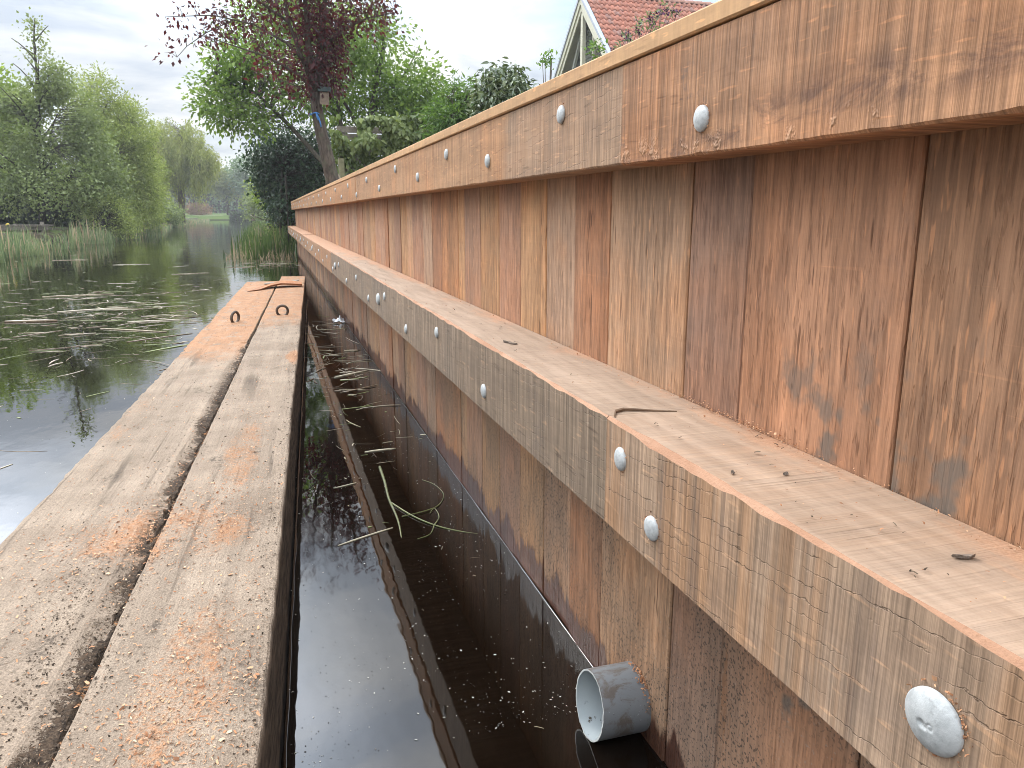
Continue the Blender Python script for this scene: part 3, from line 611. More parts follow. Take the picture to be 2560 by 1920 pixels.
t2 = timber(-0.540, -0.2500, -1.2, 7.80, 9.2, True, True)
# damp dirt packed down in the joint between the timbers
B = Buf(); n = 420; vs, fs = [], []
for i in range(n + 1):
    y = -1.2 + 8.95 * i / n
    for j, x in enumerate((-0.262, -0.254, -0.247, -0.240)): vs.append((x, y, -0.018 + 0.014 * mnoise.noise(Vector((y * 26, j * 2.2, 0))) + 0.014 * mnoise.noise(Vector((y * 4, j, 4)))))
for i in range(n):
    for j in range(3): fs.append((i * 4 + j, i * 4 + j + 1, (i + 1) * 4 + j + 1, (i + 1) * 4 + j))
m = M('damp_dirt'); o = m.coord(); g = m.noise(o, 120, 4, 0.7); g2_ = m.noise(o, 14, 3)
dcol = m.mix(m.step(g, 0.3, 0.7), (0.016, 0.012, 0.009), (0.085, 0.058, 0.038)); dcol = m.mix(m.math('MULTIPLY', m.step(g2_, 0.52, 0.62), m.step(g, 0.45, 0.6)), dcol, (0.40, 0.19, 0.085))
dirt_mat = m.done(m.bsdf(dcol, 0.95, 0.15, 0, m.bump(g, 0.8, 0.01)))
d = mesh('joint_dirt', vs, fs, dirt_mat, pontoon); d['kind'] = 'stuff'
steel = plain('rusty_brown_steel', (0.105, 0.078, 0.060), 0.55, 0.6, 0.35, 40, 0.5, 0.3)
for (lx, ly, rz, label) in ((-0.120, 5.15, 0.10, None), (-0.385, 4.88, 1.02, None)):
    B = Buf()
    pts = [(0.034 * math.cos(R_(-88) + R_(356) * k / 30), 0, 0.027 + 0.034 * math.sin(R_(-88) + R_(356) * k / 30)) for k in range(31)]
    B.tube(pts, 0.0082, 10); o = B.build('lifting_ring', steel, pontoon, True); o.location = (lx, ly, 0); o.rotation_euler = (R_(4), 0, rz)
# torn wood and a loose strap at the far end
spl = wood('splintered_wood', 'Y', (0.30, 0.145, 0.07), band=0.4, orange=0.6, grey=0.2, saw=0, stain=0.5)
B = Buf(); a = []
outline = [(-0.46, 6.78, 0.004), (-0.36, 6.86, 0.012), (-0.28, 7.02, 0.030), (-0.20, 7.06, 0.042), (-0.10, 7.10, 0.034), (-0.02, 7.12, 0.026), (-0.02, 7.26, 0.030), (-0.10, 7.30, 0.040), (-0.22, 7.27, 0.046), (-0.30, 7.20, 0.026), (-0.40, 7.0, 0.010)]
k = len(outline); vs = [pont(x, y, -0.64 + z) for x, y, z in outline] + [pont(x, y + 0.01, -0.64 + max(0.002, z - 0.014)) for x, y, z in outline]
B.add(vs, [tuple(range(k)), tuple(range(2 * k - 1, k - 1, -1))] + [(i, k + i, k + (i + 1) % k, (i + 1) % k) for i in range(k)])
o = B.build('split_board', spl); tag(o, 'torn splintered board lifting off the far end of the raft', 'splinter')
B = Buf(); ps = [(-0.36, 7.42, 0.010), (-0.24, 7.44, 0.014), (-0.14, 7.46, 0.016), (-0.05, 7.50, 0.03)]
for i in range(3):
    a0, b0 = ps[i], ps[i + 1]
    B.add([pont(a0[0], a0[1], -0.64 + a0[2]), pont(b0[0], b0[1], -0.64 + b0[2]), pont(b0[0], b0[1] + 0.10, -0.64 + b0[2]), pont(a0[0], a0[1] + 0.10, -0.64 + a0[2]),
           pont(a0[0], a0[1], -0.645 + a0[2]), pont(b0[0], b0[1], -0.645 + b0[2]), pont(b0[0], b0[1] + 0.10, -0.645 + b0[2]), pont(a0[0], a0[1] + 0.10, -0.645 + a0[2])],
          [(0, 1, 2, 3), (7, 6, 5, 4), (0, 4, 5, 1), (3, 2, 6, 7)])
o = B.build('steel_strap', plain('dull_grey_steel', (0.20, 0.165, 0.13), 0.6, 0.4, 0.3, 30)); tag(o, 'flat grey brown strap lying in the sawdust behind the torn board', 'strap')

# ------------------------------------------------------------------ foliage tools
def leaf_mat(name, dark, mid, light, trans=0.35, tcol=None, rough=0.5, spec=0.35):
    m = M(name); r = m.attr('rnd'); col = m.ramp(r, [(0.0, dark), (0.5, mid), (1.0, light)])
    o = m.coord(); cl = m.noise(m.mp(o, (0.9, 0.9, 0.9)), 1, 2); col = m.mix(1, col, m.grey(m.step(cl, 0.3, 0.7, 0.82, 1.16)), 'MULTIPLY')
    b = m.bsdf(col, rough, spec); t = m.n('ShaderNodeBsdfTranslucent'); m.l(m.mix(1, col, tcol or (1.35, 1.45, 0.75), 'MULTIPLY'), t.inputs['Color'])
    mx = m.n('ShaderNodeMixShader'); mx.inputs[0].default_value = trans; m.l(b, mx.inputs[1]); m.l(t.outputs[0], mx.inputs[2])
    return m.done(mx.outputs[0])
def bark(name, c, c2):
    m = M(name); o = m.coord(); a = m.noise(m.mp(o, (30, 30, 7)), 1, 4, 0.65); b = m.noise(o, 9, 4, 0.6)
    col = m.mix(m.step(a, 0.3, 0.7), c, c2); col = m.mix(m.step(b, 0.5, 0.7, 0, 0.5), col, (0.10, 0.115, 0.07))
    return m.done(m.bsdf(col, 0.9, 0.15, 0, m.bump(a, 0.7, 0.02)))
def unit(a): return a / np.maximum(1e-9, np.linalg.norm(a, axis=-1, keepdims=True))
def leaves(C, D, Nn, Ln, Wd, kind='diamond', fold=0.25):
    """one small folded blade per centre C, pointing along D, facing Nn"""
    D = unit(D); Nn = unit(Nn - D * np.sum(Nn * D, -1, keepdims=True)); Sd = np.cross(D, Nn); Ln = Ln[:, None]; Wd = Wd[:, None]; n = len(C)
    if kind == 'diamond':
        v = np.stack([C, C + D * Ln * 0.45 + Sd * Wd * 0.5 + Nn * Wd * fold, C + D * Ln - Nn * Ln * 0.08, C + D * Ln * 0.45 - Sd * Wd * 0.5 + Nn * Wd * fold], 1).reshape(-1, 3)
        b = (np.arange(n) * 4)[:, None]
        return v, np.concatenate([b + np.array([[0, 1, 2]]), b + np.array([[0, 2, 3]])]), 4
    if kind == 'broad':      # eight vertices, midrib and drooping tip
        dr = -Nn * Ln * 0.14
        p = [C, C + D * Ln * .3 + Sd * Wd * .46 + Nn * Wd * fold, C + D * Ln * .66 + Sd * Wd * .36 + Nn * Wd * fold + dr * .5, C + D * Ln + dr * 1.4,
             C + D * Ln * .66 - Sd * Wd * .36 + Nn * Wd * fold + dr * .5, C + D * Ln * .3 - Sd * Wd * .46 + Nn * Wd * fold, C + D * Ln * .33, C + D * Ln * .68 + dr * .5]
        v = np.stack(p, 1).reshape(-1, 3); b = (np.arange(n) * 8)[:, None]
        T = [(0, 1, 6), (1, 2, 7), (1, 7, 6), (2, 3, 7), (0, 6, 5), (6, 7, 4), (6, 4, 5), (7, 3, 4)]
        return v, np.concatenate([b + np.array([t]) for t in T]), 8
def bez(p0, p1, sag=0.0, n=5, jit=0.0):
    p0, p1 = np.asarray(p0, float), np.asarray(p1, float); L_ = np.linalg.norm(p1 - p0); out = []
    j = rng.normal(0, jit * L_, 3)
    for i in range(n + 1):
        t = i / n; q = p0 + (p1 - p0) * t; q = q + np.array([0, 0, sag * L_]) * 4 * t * (1 - t) + j * math.sin(math.pi * t); out.append(q)
    return out
def sample_lobes(lobes, n, shell=0.55):
    """cluster centres inside a list of ellipsoids (cx,cy,cz,rx,ry,rz,weight), biased to the outer part"""
    w = np.array([l[6] for l in lobes], float); idx = rng.choice(len(lobes), n, p=w / w.sum()); d = unit(rng.normal(size=(n, 3))); r = shell + (1 - shell) * rng.random(n) ** 0.7
    r = np.where(rng.random(n) < 0.25, rng.random(n) ** 0.5 * shell, r); l = np.array(lobes)[idx]
    return l[:, :3] + d * r[:, None] * l[:, 3:6], d
def tree(name, base, label, limbs, lobes, n_cl, per, spread, leaf, width, lmat, bmat, group=None, cat='tree', droop=0.0, kind='diamond', twig=0.006, hang=0.0, up=0.35, gap=0.0, gscale=1.0, extra_cl=None, twigs=True, crown='crown', sides=6):
    t = empty(name, base, label, cat, group); base = np.array(base, float); B = Buf(); P = []
    for pts, r0, r1 in limbs:
        n = len(pts); rad = [r0 + (r1 - r0) * (i / (n - 1)) for i in range(n)]
        B.tube([Vector(np.asarray(p, float) - base) for p in pts], rad, sides, 0); 
        for i in range(n - 1):
            for q in (0, .33, .66): P.append(np.asarray(pts[i]) + (np.asarray(pts[i + 1]) - np.asarray(pts[i])) * q)
        P.append(np.asarray(pts[-1]))
    P = np.array(P, float)
    if n_cl: C, D = sample_lobes(lobes, n_cl)
    else: C, D = np.zeros((0, 3)), np.zeros((0, 3))
    if gap and n_cl:
        keep = np.array([mnoise.noise(Vector(c * gscale + 11)) > gap - 0.5 for c in C]); C, D = C[keep], D[keep]
    if extra_cl is not None: C = np.concatenate([C, extra_cl]); D = np.concatenate([D, unit(rng.normal(size=extra_cl.shape))])
    if twigs:
        for c in C:
            dd = np.linalg.norm(P - c, axis=1) + 0.8 * np.maximum(0, P[:, 2] - c[2] + 0.1); q = P[np.argmin(dd)]
            if np.linalg.norm(q - c) > 0.05: B.tube([Vector(p - base) for p in bez(q, c, 0.05, 3, 0.08)], [twig, twig * 0.8, twig * 0.55, twig * 0.3], 3, 0, False)
    tr = B.build('trunk', bmat, t, True)
    n = len(C) * per; c = np.repeat(C, per, 0); d = np.repeat(D, per, 0)
    off = rng.normal(size=(n, 3)) * spread
    if hang: off[:, 2] = -np.abs(rng.normal(size=n)) * hang; off[:, :2] *= 0.35
    c = c + off; dirs = unit(off * (0.4 if hang else 1.0) + rng.normal(size=(n, 3)) * spread * 0.8 + d * spread * 0.5); dirs[:, 2] -= droop; nn = rng.normal(size=(n, 3)) * 0.7; nn[:, 2] += up + 0.4
    s = rng.uniform(0.65, 1.25, n); v, f, k = leaves(c - base, dirs, nn, leaf * s, width * s, kind)
    tint = np.clip(np.repeat(rng.normal(0.5, 0.16, len(C)), per) + rng.normal(0, 0.2, n), 0, 1)
    cr = fast_mesh(crown, v, f, lmat, t, np.repeat(tint, k)); return t
def skel(base, top, r, n_l, spreadxy, zlo=0.25, lift=0.5, seed=0, wob=0.05):
    """a trunk with n_l rising limbs"""
    rs = np.random.default_rng(seed); base, top = np.array(base, float), np.array(top, float); H = top - base; n = 9; tr = []
    for i in range(n + 1): tr.append(base + H * (i / n) + rs.normal(0, wob * 0.35, 3) * np.array([1, 1, 0]) * (1 if 0 < i else 0) * np.linalg.norm(H) * 0.12)
    out = [(tr, r, r * 0.16)]
    for k in range(n_l):
        t = zlo + (0.92 - zlo) * (k + rs.random()) / n_l; p = base + H * t; a = rs.uniform(0, 6.28); l = spreadxy * (1.1 - t * 0.95) * rs.uniform(0.7, 1.15)
        e = p + np.array([math.cos(a) * l, math.sin(a) * l, l * lift * rs.uniform(0.6, 1.5)]); out.append((bez(p, e, 0.06, 4, 0.05), r * 0.5 * (1 - t * 0.7), r * 0.08))
    return out
BARK = bark('grey_brown_bark', (0.060, 0.050, 0.040), (0.14, 0.118, 0.095)); BARKD = bark('dark_bark', (0.030, 0.024, 0.020), (0.075, 0.060, 0.050)); BARKW = bark('pale_willow_bark', (0.10, 0.085, 0.06), (0.20, 0.17, 0.125))
L_ALDER = leaf_mat('alder_leaves', (0.118, 0.151, 0.056), (0.202, 0.246, 0.099), (0.319, 0.364, 0.174), 0.36)
L_MAPLE = leaf_mat('fresh_green_leaves', (0.104, 0.156, 0.024), (0.189, 0.256, 0.046), (0.293, 0.362, 0.084), 0.40)
L_WILLOW = leaf_mat('willow_leaves', (0.152, 0.194, 0.052), (0.260, 0.302, 0.094), (0.385, 0.420, 0.155), 0.35)
L_WEEP = leaf_mat('weeping_willow_leaves', (0.168, 0.195, 0.056), (0.273, 0.293, 0.095), (0.378, 0.384, 0.147), 0.40)
L_DARK = leaf_mat('dark_green_leaves', (0.026, 0.046, 0.017), (0.048, 0.074, 0.026), (0.090, 0.126, 0.046), 0.25)  # deep green leaves for thickets, clipped hedge and marsh plants
L_FAR = leaf_mat('hazed_olive_leaves', (0.180, 0.204, 0.090), (0.240, 0.264, 0.126), (0.312, 0.330, 0.168), 0.3)  # paleness of distant haze is put into this leaf colour
L_BLUE = leaf_mat('hazed_bluish_leaves', (0.102, 0.156, 0.102), (0.156, 0.216, 0.144), (0.222, 0.282, 0.192), 0.3)  # pale bluish cast of distant haze, put into the leaf colour
L_ELDER = leaf_mat('elder_leaves', (0.081, 0.139, 0.029), (0.155, 0.233, 0.053), (0.268, 0.357, 0.099), 0.42)
L_PLUM = leaf_mat('plum_leaves', (0.030, 0.008, 0.011), (0.060, 0.016, 0.020), (0.120, 0.036, 0.036), 0.38, (1.8, 0.75, 0.65))
L_IVY = leaf_mat('ivy_leaves', (0.016, 0.039, 0.018), (0.039, 0.078, 0.034), (0.111, 0.163, 0.085), 0.12, None, 0.35, 0.5)
L_HEDGE = leaf_mat('climber_leaves', (0.069, 0.099, 0.024), (0.138, 0.182, 0.053), (0.247, 0.286, 0.105), 0.28, None, 0.4)
L_PEACH = leaf_mat('peach_leaves', (0.060, 0.121, 0.024), (0.108, 0.187, 0.042), (0.192, 0.281, 0.078), 0.38)
L_RHODO = leaf_mat('laurel_leaves', (0.040, 0.068, 0.030), (0.105, 0.140, 0.066), (0.250, 0.280, 0.160), 0.12, None, 0.3, 0.6)

# ------------------------------------------------------------------ left bank
GL = 'trees on the far side of the canal'
tree('alder_tree', (-7.3, 30.2, -0.7), 'tall grey green tree with a thin spire top behind the reeds', skel((-7.3, 30.2, -0.75), (-6.75, 30.2, 6.1), 0.13, 26, 1.8, 0.12, 0.8, 1),
     [(-6.9, 30.2, 4.6, .34, .5, 1.2, .25), (-7.5, 30.2, 4.1, .60, .9, .6, .5), (-6.4, 30.2, 4.2, .55, .8, .6, .45), (-7.4, 30.2, 3.4, .9, .9, .8, .9), (-6.0, 30.1, 3.4, .95, .9, .8, 1.0), (-7.7, 30.2, 2.7, .9, 1.0, .9, .9), (-5.7, 30, 2.3, .95, 1.0, .9, 1.1), (-6.7, 30, 2.2, 1.3, 1.2, 1.1, 1.6), (-6.2, 29.8, 0.9, 1.9, 1.6, 1.1, 2.6), (-8.1, 30, 1.2, 1.0, 1.2, 1.3, 1.2), (-5.1, 29.6, 0.9, 1.0, 1.2, 1.1, 1.2), (-6.8, 30.2, 5.7, .16, .2, .6, .08)],
     2600, 15, 0.13, 0.105, 0.072, L_ALDER, BARKD, GL, gap=0.40, gscale=1.0, droop=0.1)
tree('maple_tree', (-10.4, 35, -0.5), 'yellow green tree at the very edge behind the grey green spire', skel((-10.4, 35, -0.6), (-10.3, 35, 5.8), 0.2, 12, 2.4, 0.3, 0.4, 2),
     [(-10.3, 35, 3.6, 1.9, 1.8, 2.3, 2), (-9.6, 34.6, 2.4, 1.6, 1.6, 1.8, 1.5), (-11.2, 35, 2.2, 1.5, 1.5, 2.0, 1)], 900, 17, 0.17, 0.16, 0.12, L_MAPLE, BARK, GL, gap=0.2, gscale=0.9)
tree('goat_willow', (-5.9, 34.7, -0.75), 'olive willow with a rounded top right of the spire tree', skel((-6.2, 34.7, -0.75), (-5.9, 34.7, 4.6), 0.17, 16, 2.1, 0.1, 0.6, 3),
     [(-5.95, 34.7, 3.6, 1.25, 1.2, 1.75, 2.2), (-5.1, 34.3, 2.6, 1.3, 1.3, 1.7, 2.2), (-5.3, 34.3, 1.5, 1.4, 1.3, 1.6, 2), (-6.3, 34.5, 1.6, 1.3, 1.3, 1.8, 1.6), (-4.9, 34.0, 0.5, 1.2, 1.2, 1.1, 1.2)], 2300, 17, 0.14, 0.13, 0.048, L_WILLOW, BARK, GL, gap=0.33, gscale=0.95, droop=0.2)
tree('crack_willow', (-5.8, 40, -0.75), 'smaller loose willow with bare twigs before the weeping willow', skel((-6.3, 40, -0.75), (-5.7, 40, 4.2), 0.14, 12, 1.6, 0.1, 0.7, 4),
     [(-5.7, 40, 3.2, 1.05, 1.0, 1.8, 2), (-5.2, 39.8, 1.5, 1.0, 1.0, 1.5, 1.4), (-6.3, 40, 2.4, 0.9, 1.0, 1.6, 1)], 800, 16, 0.16, 0.14, 0.055, L_WILLOW, BARKW, GL, gap=0.26, gscale=1.0)
tree('willow_bush', (-6.1, 38, -0.8), 'round fresh green willow bush leaning out over the water', skel((-6.4, 38, -0.85), (-5.6, 37.6, 1.6), 0.10, 14, 1.1, 0.1, 0.7, 5),
     [(-5.6, 37.8, 0.9, 1.15, 1.3, 1.15, 2), (-5.4, 37.4, 0.0, 1.05, 1.2, 0.9, 2), (-6.1, 36.5, 0.1, 1.1, 1.3, 0.95, 1.6), (-5.1, 38.3, -0.2, 0.6, 0.9, 0.5, .8)], 1600, 18, 0.12, 0.115, 0.042, L_WILLOW, BARK, GL, gap=0.30, gscale=1.4, cat='bush')
tree('low_willow_bush', (-5.6, 29.5, -0.8), 'dull green bush trailing into the water behind the reed tips', skel((-5.7, 29.5, -0.85), (-5.1, 29.2, 0.9), 0.07, 12, 0.9, 0.1, 0.6, 6),
     [(-5.1, 29.3, 0.0, 0.9, 0.9, 0.75, 2), (-4.75, 29.6, -0.35, 0.65, 0.8, 0.5, 1.2), (-5.6, 29.5, 0.4, 0.8, 0.9, 0.7, 1)], 420, 17, 0.10, 0.085, 0.032, L_WILLOW, BARKD, GL, gap=0.22, gscale=1.6, cat='bush')
# weeping willow: hanging strands
wl = [(-5.8, 62, 5.2, 2.4, 2.2, 1.6, 2), (-4.7, 61, 4.1, 1.7, 2.0, 1.2, 2), (-7.2, 62, 3.8, 2.0, 2.0, 1.8, 1.4), (-4.6, 61, 3.0, 1.2, 1.6, .7, .9), (-8.2, 60, 2.4, 1.6, 1.6, 1.2, 1)]
tree('weeping_willow', (-6.0, 62, -0.7), 'large yellow green weeping willow with trailing curtains by the water', skel((-6.0, 62, -0.8), (-5.4, 62, 5.6), 0.33, 14, 2.8, 0.3, 0.3, 7), wl, 1300, 34, 0.20, 0.20, 0.06, L_WEEP, BARKW, GL, hang=0.72, droop=0.9, gap=0.26, gscale=0.7, twig=0.01)
tree('hawthorn_bush', (-6.6, 55, -0.7), 'dark green bush standing under the weeping willow', skel((-6.6, 55, -0.8), (-6.4, 55, 0.9), 0.1, 8, 1.2, 0.1, 0.5, 8), [(-6.4, 55, 0.1, 1.2, 1.2, 0.8, 1), (-5.9, 55.5, -0.2, 0.7, 1.0, 0.45, .7)], 330, 16, 0.16, 0.14, 0.09, L_ALDER, BARKD, None, cat='bush', gap=0.2)
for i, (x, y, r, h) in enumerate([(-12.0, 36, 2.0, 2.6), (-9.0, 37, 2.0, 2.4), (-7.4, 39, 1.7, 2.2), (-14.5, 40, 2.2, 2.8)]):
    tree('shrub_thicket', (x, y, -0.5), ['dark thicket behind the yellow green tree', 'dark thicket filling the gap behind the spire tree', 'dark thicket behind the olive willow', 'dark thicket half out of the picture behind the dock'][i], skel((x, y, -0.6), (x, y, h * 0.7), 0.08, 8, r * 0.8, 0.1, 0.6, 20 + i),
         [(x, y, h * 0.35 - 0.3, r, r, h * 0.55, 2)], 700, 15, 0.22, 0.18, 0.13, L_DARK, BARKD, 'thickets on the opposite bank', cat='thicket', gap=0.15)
# distant bank
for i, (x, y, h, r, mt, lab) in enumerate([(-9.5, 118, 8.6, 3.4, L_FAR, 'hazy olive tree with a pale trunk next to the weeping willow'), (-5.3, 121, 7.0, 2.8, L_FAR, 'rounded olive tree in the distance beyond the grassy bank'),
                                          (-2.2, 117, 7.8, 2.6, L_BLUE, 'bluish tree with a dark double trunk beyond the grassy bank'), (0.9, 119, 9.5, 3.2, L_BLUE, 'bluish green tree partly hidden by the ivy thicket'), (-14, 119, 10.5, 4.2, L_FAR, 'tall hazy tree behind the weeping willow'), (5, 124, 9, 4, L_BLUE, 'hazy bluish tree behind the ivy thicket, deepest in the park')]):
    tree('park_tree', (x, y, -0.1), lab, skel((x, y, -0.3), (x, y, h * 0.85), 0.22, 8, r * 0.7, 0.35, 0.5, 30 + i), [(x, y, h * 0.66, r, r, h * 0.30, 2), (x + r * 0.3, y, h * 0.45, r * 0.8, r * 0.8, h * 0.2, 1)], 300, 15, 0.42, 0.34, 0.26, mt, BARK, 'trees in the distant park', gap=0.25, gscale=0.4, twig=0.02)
tree('dry_reed_bush', (-8.9, 116, -0.1), 'pale orange brown dry bush on the distant grass', skel((-8.9, 116, -0.2), (-8.9, 116, 1.0), 0.05, 6, 1.0, 0.1, 0.8, 41), [(-8.9, 116, 0.45, 1.7, 0.8, 0.65, 1)], 150, 14, 0.2, 0.3, 0.10, leaf_mat('dry_brown_leaves', (0.25, 0.15, 0.09), (0.34, 0.215, 0.14), (0.42, 0.29, 0.20), 0.2), BARK, None, cat='bush')
def hedge_box(name, x0, x1, y0, y1, z0, z1, label, mt, n, lf):
    t = empty(name, ((x0 + x1) / 2, (y0 + y1) / 2, z0), label, 'hedge'); b = np.array(t.location)
    c = np.stack([rng.uniform(x0, x1, n), rng.uniform(y0, y1, n), rng.uniform(z0, z1, n)], 1); f_ = rng.random(n); c[f_ < .4, 1] = y0; c[f_ > .75, 2] = z1
    v, f, k = leaves(c - b, rng.normal(size=(n, 3)), rng.normal(size=(n, 3)) + [0, -.4, .5], np.full(n, lf), np.full(n, lf * .7)); fast_mesh('foliage', v, f, mt, t, np.repeat(rng.random(n), k))
    B = Buf(); B.box((x0 + .1 - b[0], y0 + .1 - b[1], 0), (x1 - .1 - b[0], y1 - .1 - b[1], z1 - z0 - .1)); B.build('stems', BARKD, t); return t
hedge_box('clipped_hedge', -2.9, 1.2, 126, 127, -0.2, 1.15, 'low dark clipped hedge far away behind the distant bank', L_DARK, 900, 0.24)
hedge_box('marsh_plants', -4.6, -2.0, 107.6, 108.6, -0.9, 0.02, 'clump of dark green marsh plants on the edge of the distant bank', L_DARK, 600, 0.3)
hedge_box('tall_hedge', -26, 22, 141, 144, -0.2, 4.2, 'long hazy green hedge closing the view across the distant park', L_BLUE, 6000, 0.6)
# duck nesting basket on two stakes
nb_ = empty('nesting_basket', (-1.05, 66, ZW), 'round pale wicker nesting basket on two stakes in the water', 'basket')
B = Buf(); vs, fs = [], []; n, mseg = 20, 10
for i in range(mseg + 1):
    a = math.pi * i / mseg; r = 0.24 * math.sin(a) * (1 + 0.06 * math.sin(i * 3)) + 0.001; z = 0.53 + 0.27 * math.cos(a)
    for k in range(n): t = 2 * math.pi * k / n; q = r * (1 + 0.05 * math.sin(k * 5 + i)); vs.append((q * math.cos(t), q * math.sin(t), z))
for i in range(mseg):
    for k in range(n): fs.append((i * n + k, (i + 1) * n + k, (i + 1) * n + (k + 1) % n, i * n + (k + 1) % n))
mesh('woven_basket', vs, fs, plain('weathered_wicker', (0.36, 0.28, 0.21), 0.9, 0, 0.4, 30, 0.2, 0.5), nb_, True)
for x in (-0.14, 0.14):
    B = Buf(); B.tube([(x * 1.1, 0, -0.6), (x, 0, 0.36)], 0.05, 8); B.build('stake', BARKD, nb_, True)
# old timber landing on the left bank
dock = empty('old_dock', (-8.3, 27.3, ZW), 'weathered dark plank landing behind the reeds under the spire tree', 'dock')
oldw = plain('weathered_dark_wood', (0.115, 0.098, 0.082), 0.9, 0, 0.35, 20, 0.2, 0.4)
for i in range(9):
    B = Buf(); B.box((-1.9 + i * 0.42, -0.5 + random.uniform(-.04, .04), 0.50), (-1.9 + i * 0.42 + 0.40, 0.7, 0.545)); B.build('deck_board', oldw, dock)
for z, d in ((0.40, -0.48), (0.20, -0.46)):
    B = Buf(); B.box((-2.0, d, z), (1.95, d + 0.05, z + 0.10)); B.build('edge_beam', oldw, dock)
for x in (-1.7, -0.8, 0.2, 1.1, 1.8):
    B = Buf(); B.tube([(x, -0.40, -0.9), (x, -0.40, 0.46 + random.uniform(0, .25))], 0.055, 8); B.build('post', oldw, dock, True)

# ------------------------------------------------------------------ reeds
def reed_blades(name, pts, hmin, hmax, w, lean, mt, seed=0, dead=0.12):
    r = np.random.default_rng(seed); n = len(pts); P0 = np.asarray(pts, float); H = r.uniform(hmin, hmax, n) * (0.72 + 0.42 * np.array([mnoise.noise(Vector((p[0] * .9, p[1] * .45, seed))) for p in P0])); a = r.uniform(0, 6.283, n); ln = np.abs(r.normal(0, lean, n)); d = np.stack([np.cos(a), np.sin(a), np.zeros(n)], 1)
    fa = r.uniform(0, 6.283, n); sd = np.stack([np.cos(fa), np.sin(fa), np.zeros(n)], 1) * (w * r.uniform(.6, 1.3, n))[:, None] * .5
    rows = []
    for t, ww in ((0, .9), (.35, 1), (.7, .8), (1, .06)):
        c = P0 + np.array([0, 0, 1]) * (H * t)[:, None] * (1 - 0.15 * ln[:, None] * t) + d * (H * ln * t * t)[:, None]; rows += [c - sd * ww, c + sd * ww]
    V = np.stack(rows, 1).reshape(-1, 3); b = (np.arange(n) * 8)[:, None]; Q = np.concatenate([b + np.array([[0, 1, 3, 2]]), b + np.array([[2, 3, 5, 4]]), b + np.array([[4, 5, 7, 6]])])
    rn = np.where(r.random(n) < dead, r.uniform(.88, 1, n), r.uniform(0, .72, n)); return fast_mesh(name, V, Q, mt, None, np.repeat(rn, 8))
def reed_mat(name, a, b, c): 
    m = M(name); r = m.attr('rnd'); col = m.ramp(r, [(0, a), (.45, b), (.76, c), (.86, (.34, .27, .16)), (1, (.42, .31, .20))])
    bs = m.bsdf(col, .6, .3); t = m.n('ShaderNodeBsdfTranslucent'); m.l(col, t.inputs[0]); mx = m.n('ShaderNodeMixShader'); mx.inputs[0].default_value = .3; m.l(bs, mx.inputs[1]); m.l(t.outputs[0], mx.inputs[2]); return m.done(mx.outputs[0])
RM1 = reed_mat('bank_reeds', (.095, .145, .060), (.190, .235, .105), (.280, .300, .150)); RM2 = reed_mat('near_reeds', (.040, .078, .016), (.085, .135, .030), (.150, .195, .060))
pts = []
r = np.random.default_rng(5)
while len(pts) < 6200:
    y = r.uniform(16.3, 35); edge = bank_left(y); x = edge + 0.45 - abs(r.normal(0, 1.3)) + 0.25 * math.sin(y * 1.7)
    if x < -9.5 or (y > 25 and r.random() < .35) or mnoise.noise(Vector((x * .8, y * .5, 2.2))) < -.22: continue
    pts.append((x, y, ZW - .03))
o = reed_blades('reed_bed', pts[:4700], .20, .56, .020, .30, RM1, 1, .12); tag(o, 'low fringe of green water grass along the opposite bank', 'reeds', kind='stuff')
o = reed_blades('tall_reeds', [p for p in pts[4700:] if mnoise.noise(Vector((p[0] * 1.1, p[1] * .6, 7.7))) > -.1], .50, 1.0, .024, .12, RM1, 8, .22); tag(o, 'taller grey green reed stems standing out of the low water grass', 'reeds', kind='stuff')
pts = [(x, y, ZW - .03) for x, y in ((bank_left(yy) + .25 - abs(r.normal(0, .7)), yy) for yy in r.uniform(33, 100, 2600))]
o = reed_blades('bank_grass', pts, .22, .55, .030, .22, RM1, 2, .25); tag(o, 'long grass at the foot of the willows', 'grass', kind='stuff')
pts = []
while len(pts) < 3300:
    y = 16.6 + 33 * r.random() ** 1.5; cx = -0.05 - 0.022 * (y - 17); x = cx + r.normal(0, .28 + .006 * (y - 17)) + 0.12
    if y < 17.6 and x > .2: continue
    if x < -0.82 + 0.016 * max(0, y - 26): continue
    pts.append((x, y, ZW - .03))
o = reed_blades('reed_clump', pts, .32, .84, .017, .15, RM2, 3, .07); tag(o, 'fresh green reeds in the water past the end of the wall', 'reeds', kind='stuff')
pts = [(r.uniform(-.85, .5), r.uniform(15.6, 21), ZW - .02) for _ in range(420)]
o = reed_blades('dead_reed_stems', pts, .10, .42, .010, .5, RM2, 4, .8); tag(o, 'short brown dead reed stems in front of the fresh green reeds', 'reeds', kind='stuff')
pts = [(x, y, 0.08) for x, y in zip(r.uniform(.62, 1.5, 700), r.uniform(8, 17, 700))]
o = reed_blades('weeds', pts, .08, .32, .012, .35, RM2, 6, .3); tag(o, 'thin weeds and grass on the soil behind the cap rail', 'weeds', kind='stuff')
iris = empty('yellow_iris', (-5.75, 20.3, ZW), 'yellow flag iris flowers among the reeds by the left edge', 'flower'); ym = plain('yellow_petal', (.75, .58, .08), .6); bi = Buf(); gi = Buf()
for k in range(5):
    x, y, z = random.uniform(-.4, .4), random.uniform(-.3, .3), random.uniform(.55, .78); gi.tube([(x, y, 0), (x, y, z)], .006, 4)
    for q in range(3):
        a = q * 2.1 + k; bi.add([(x, y, z), (x + .03 * math.cos(a - .5), y + .03 * math.sin(a - .5), z + .015), (x + .045 * math.cos(a), y + .045 * math.sin(a), z - .02), (x + .03 * math.cos(a + .5), y + .03 * math.sin(a + .5), z + .015)], [(0, 1, 2, 3)])
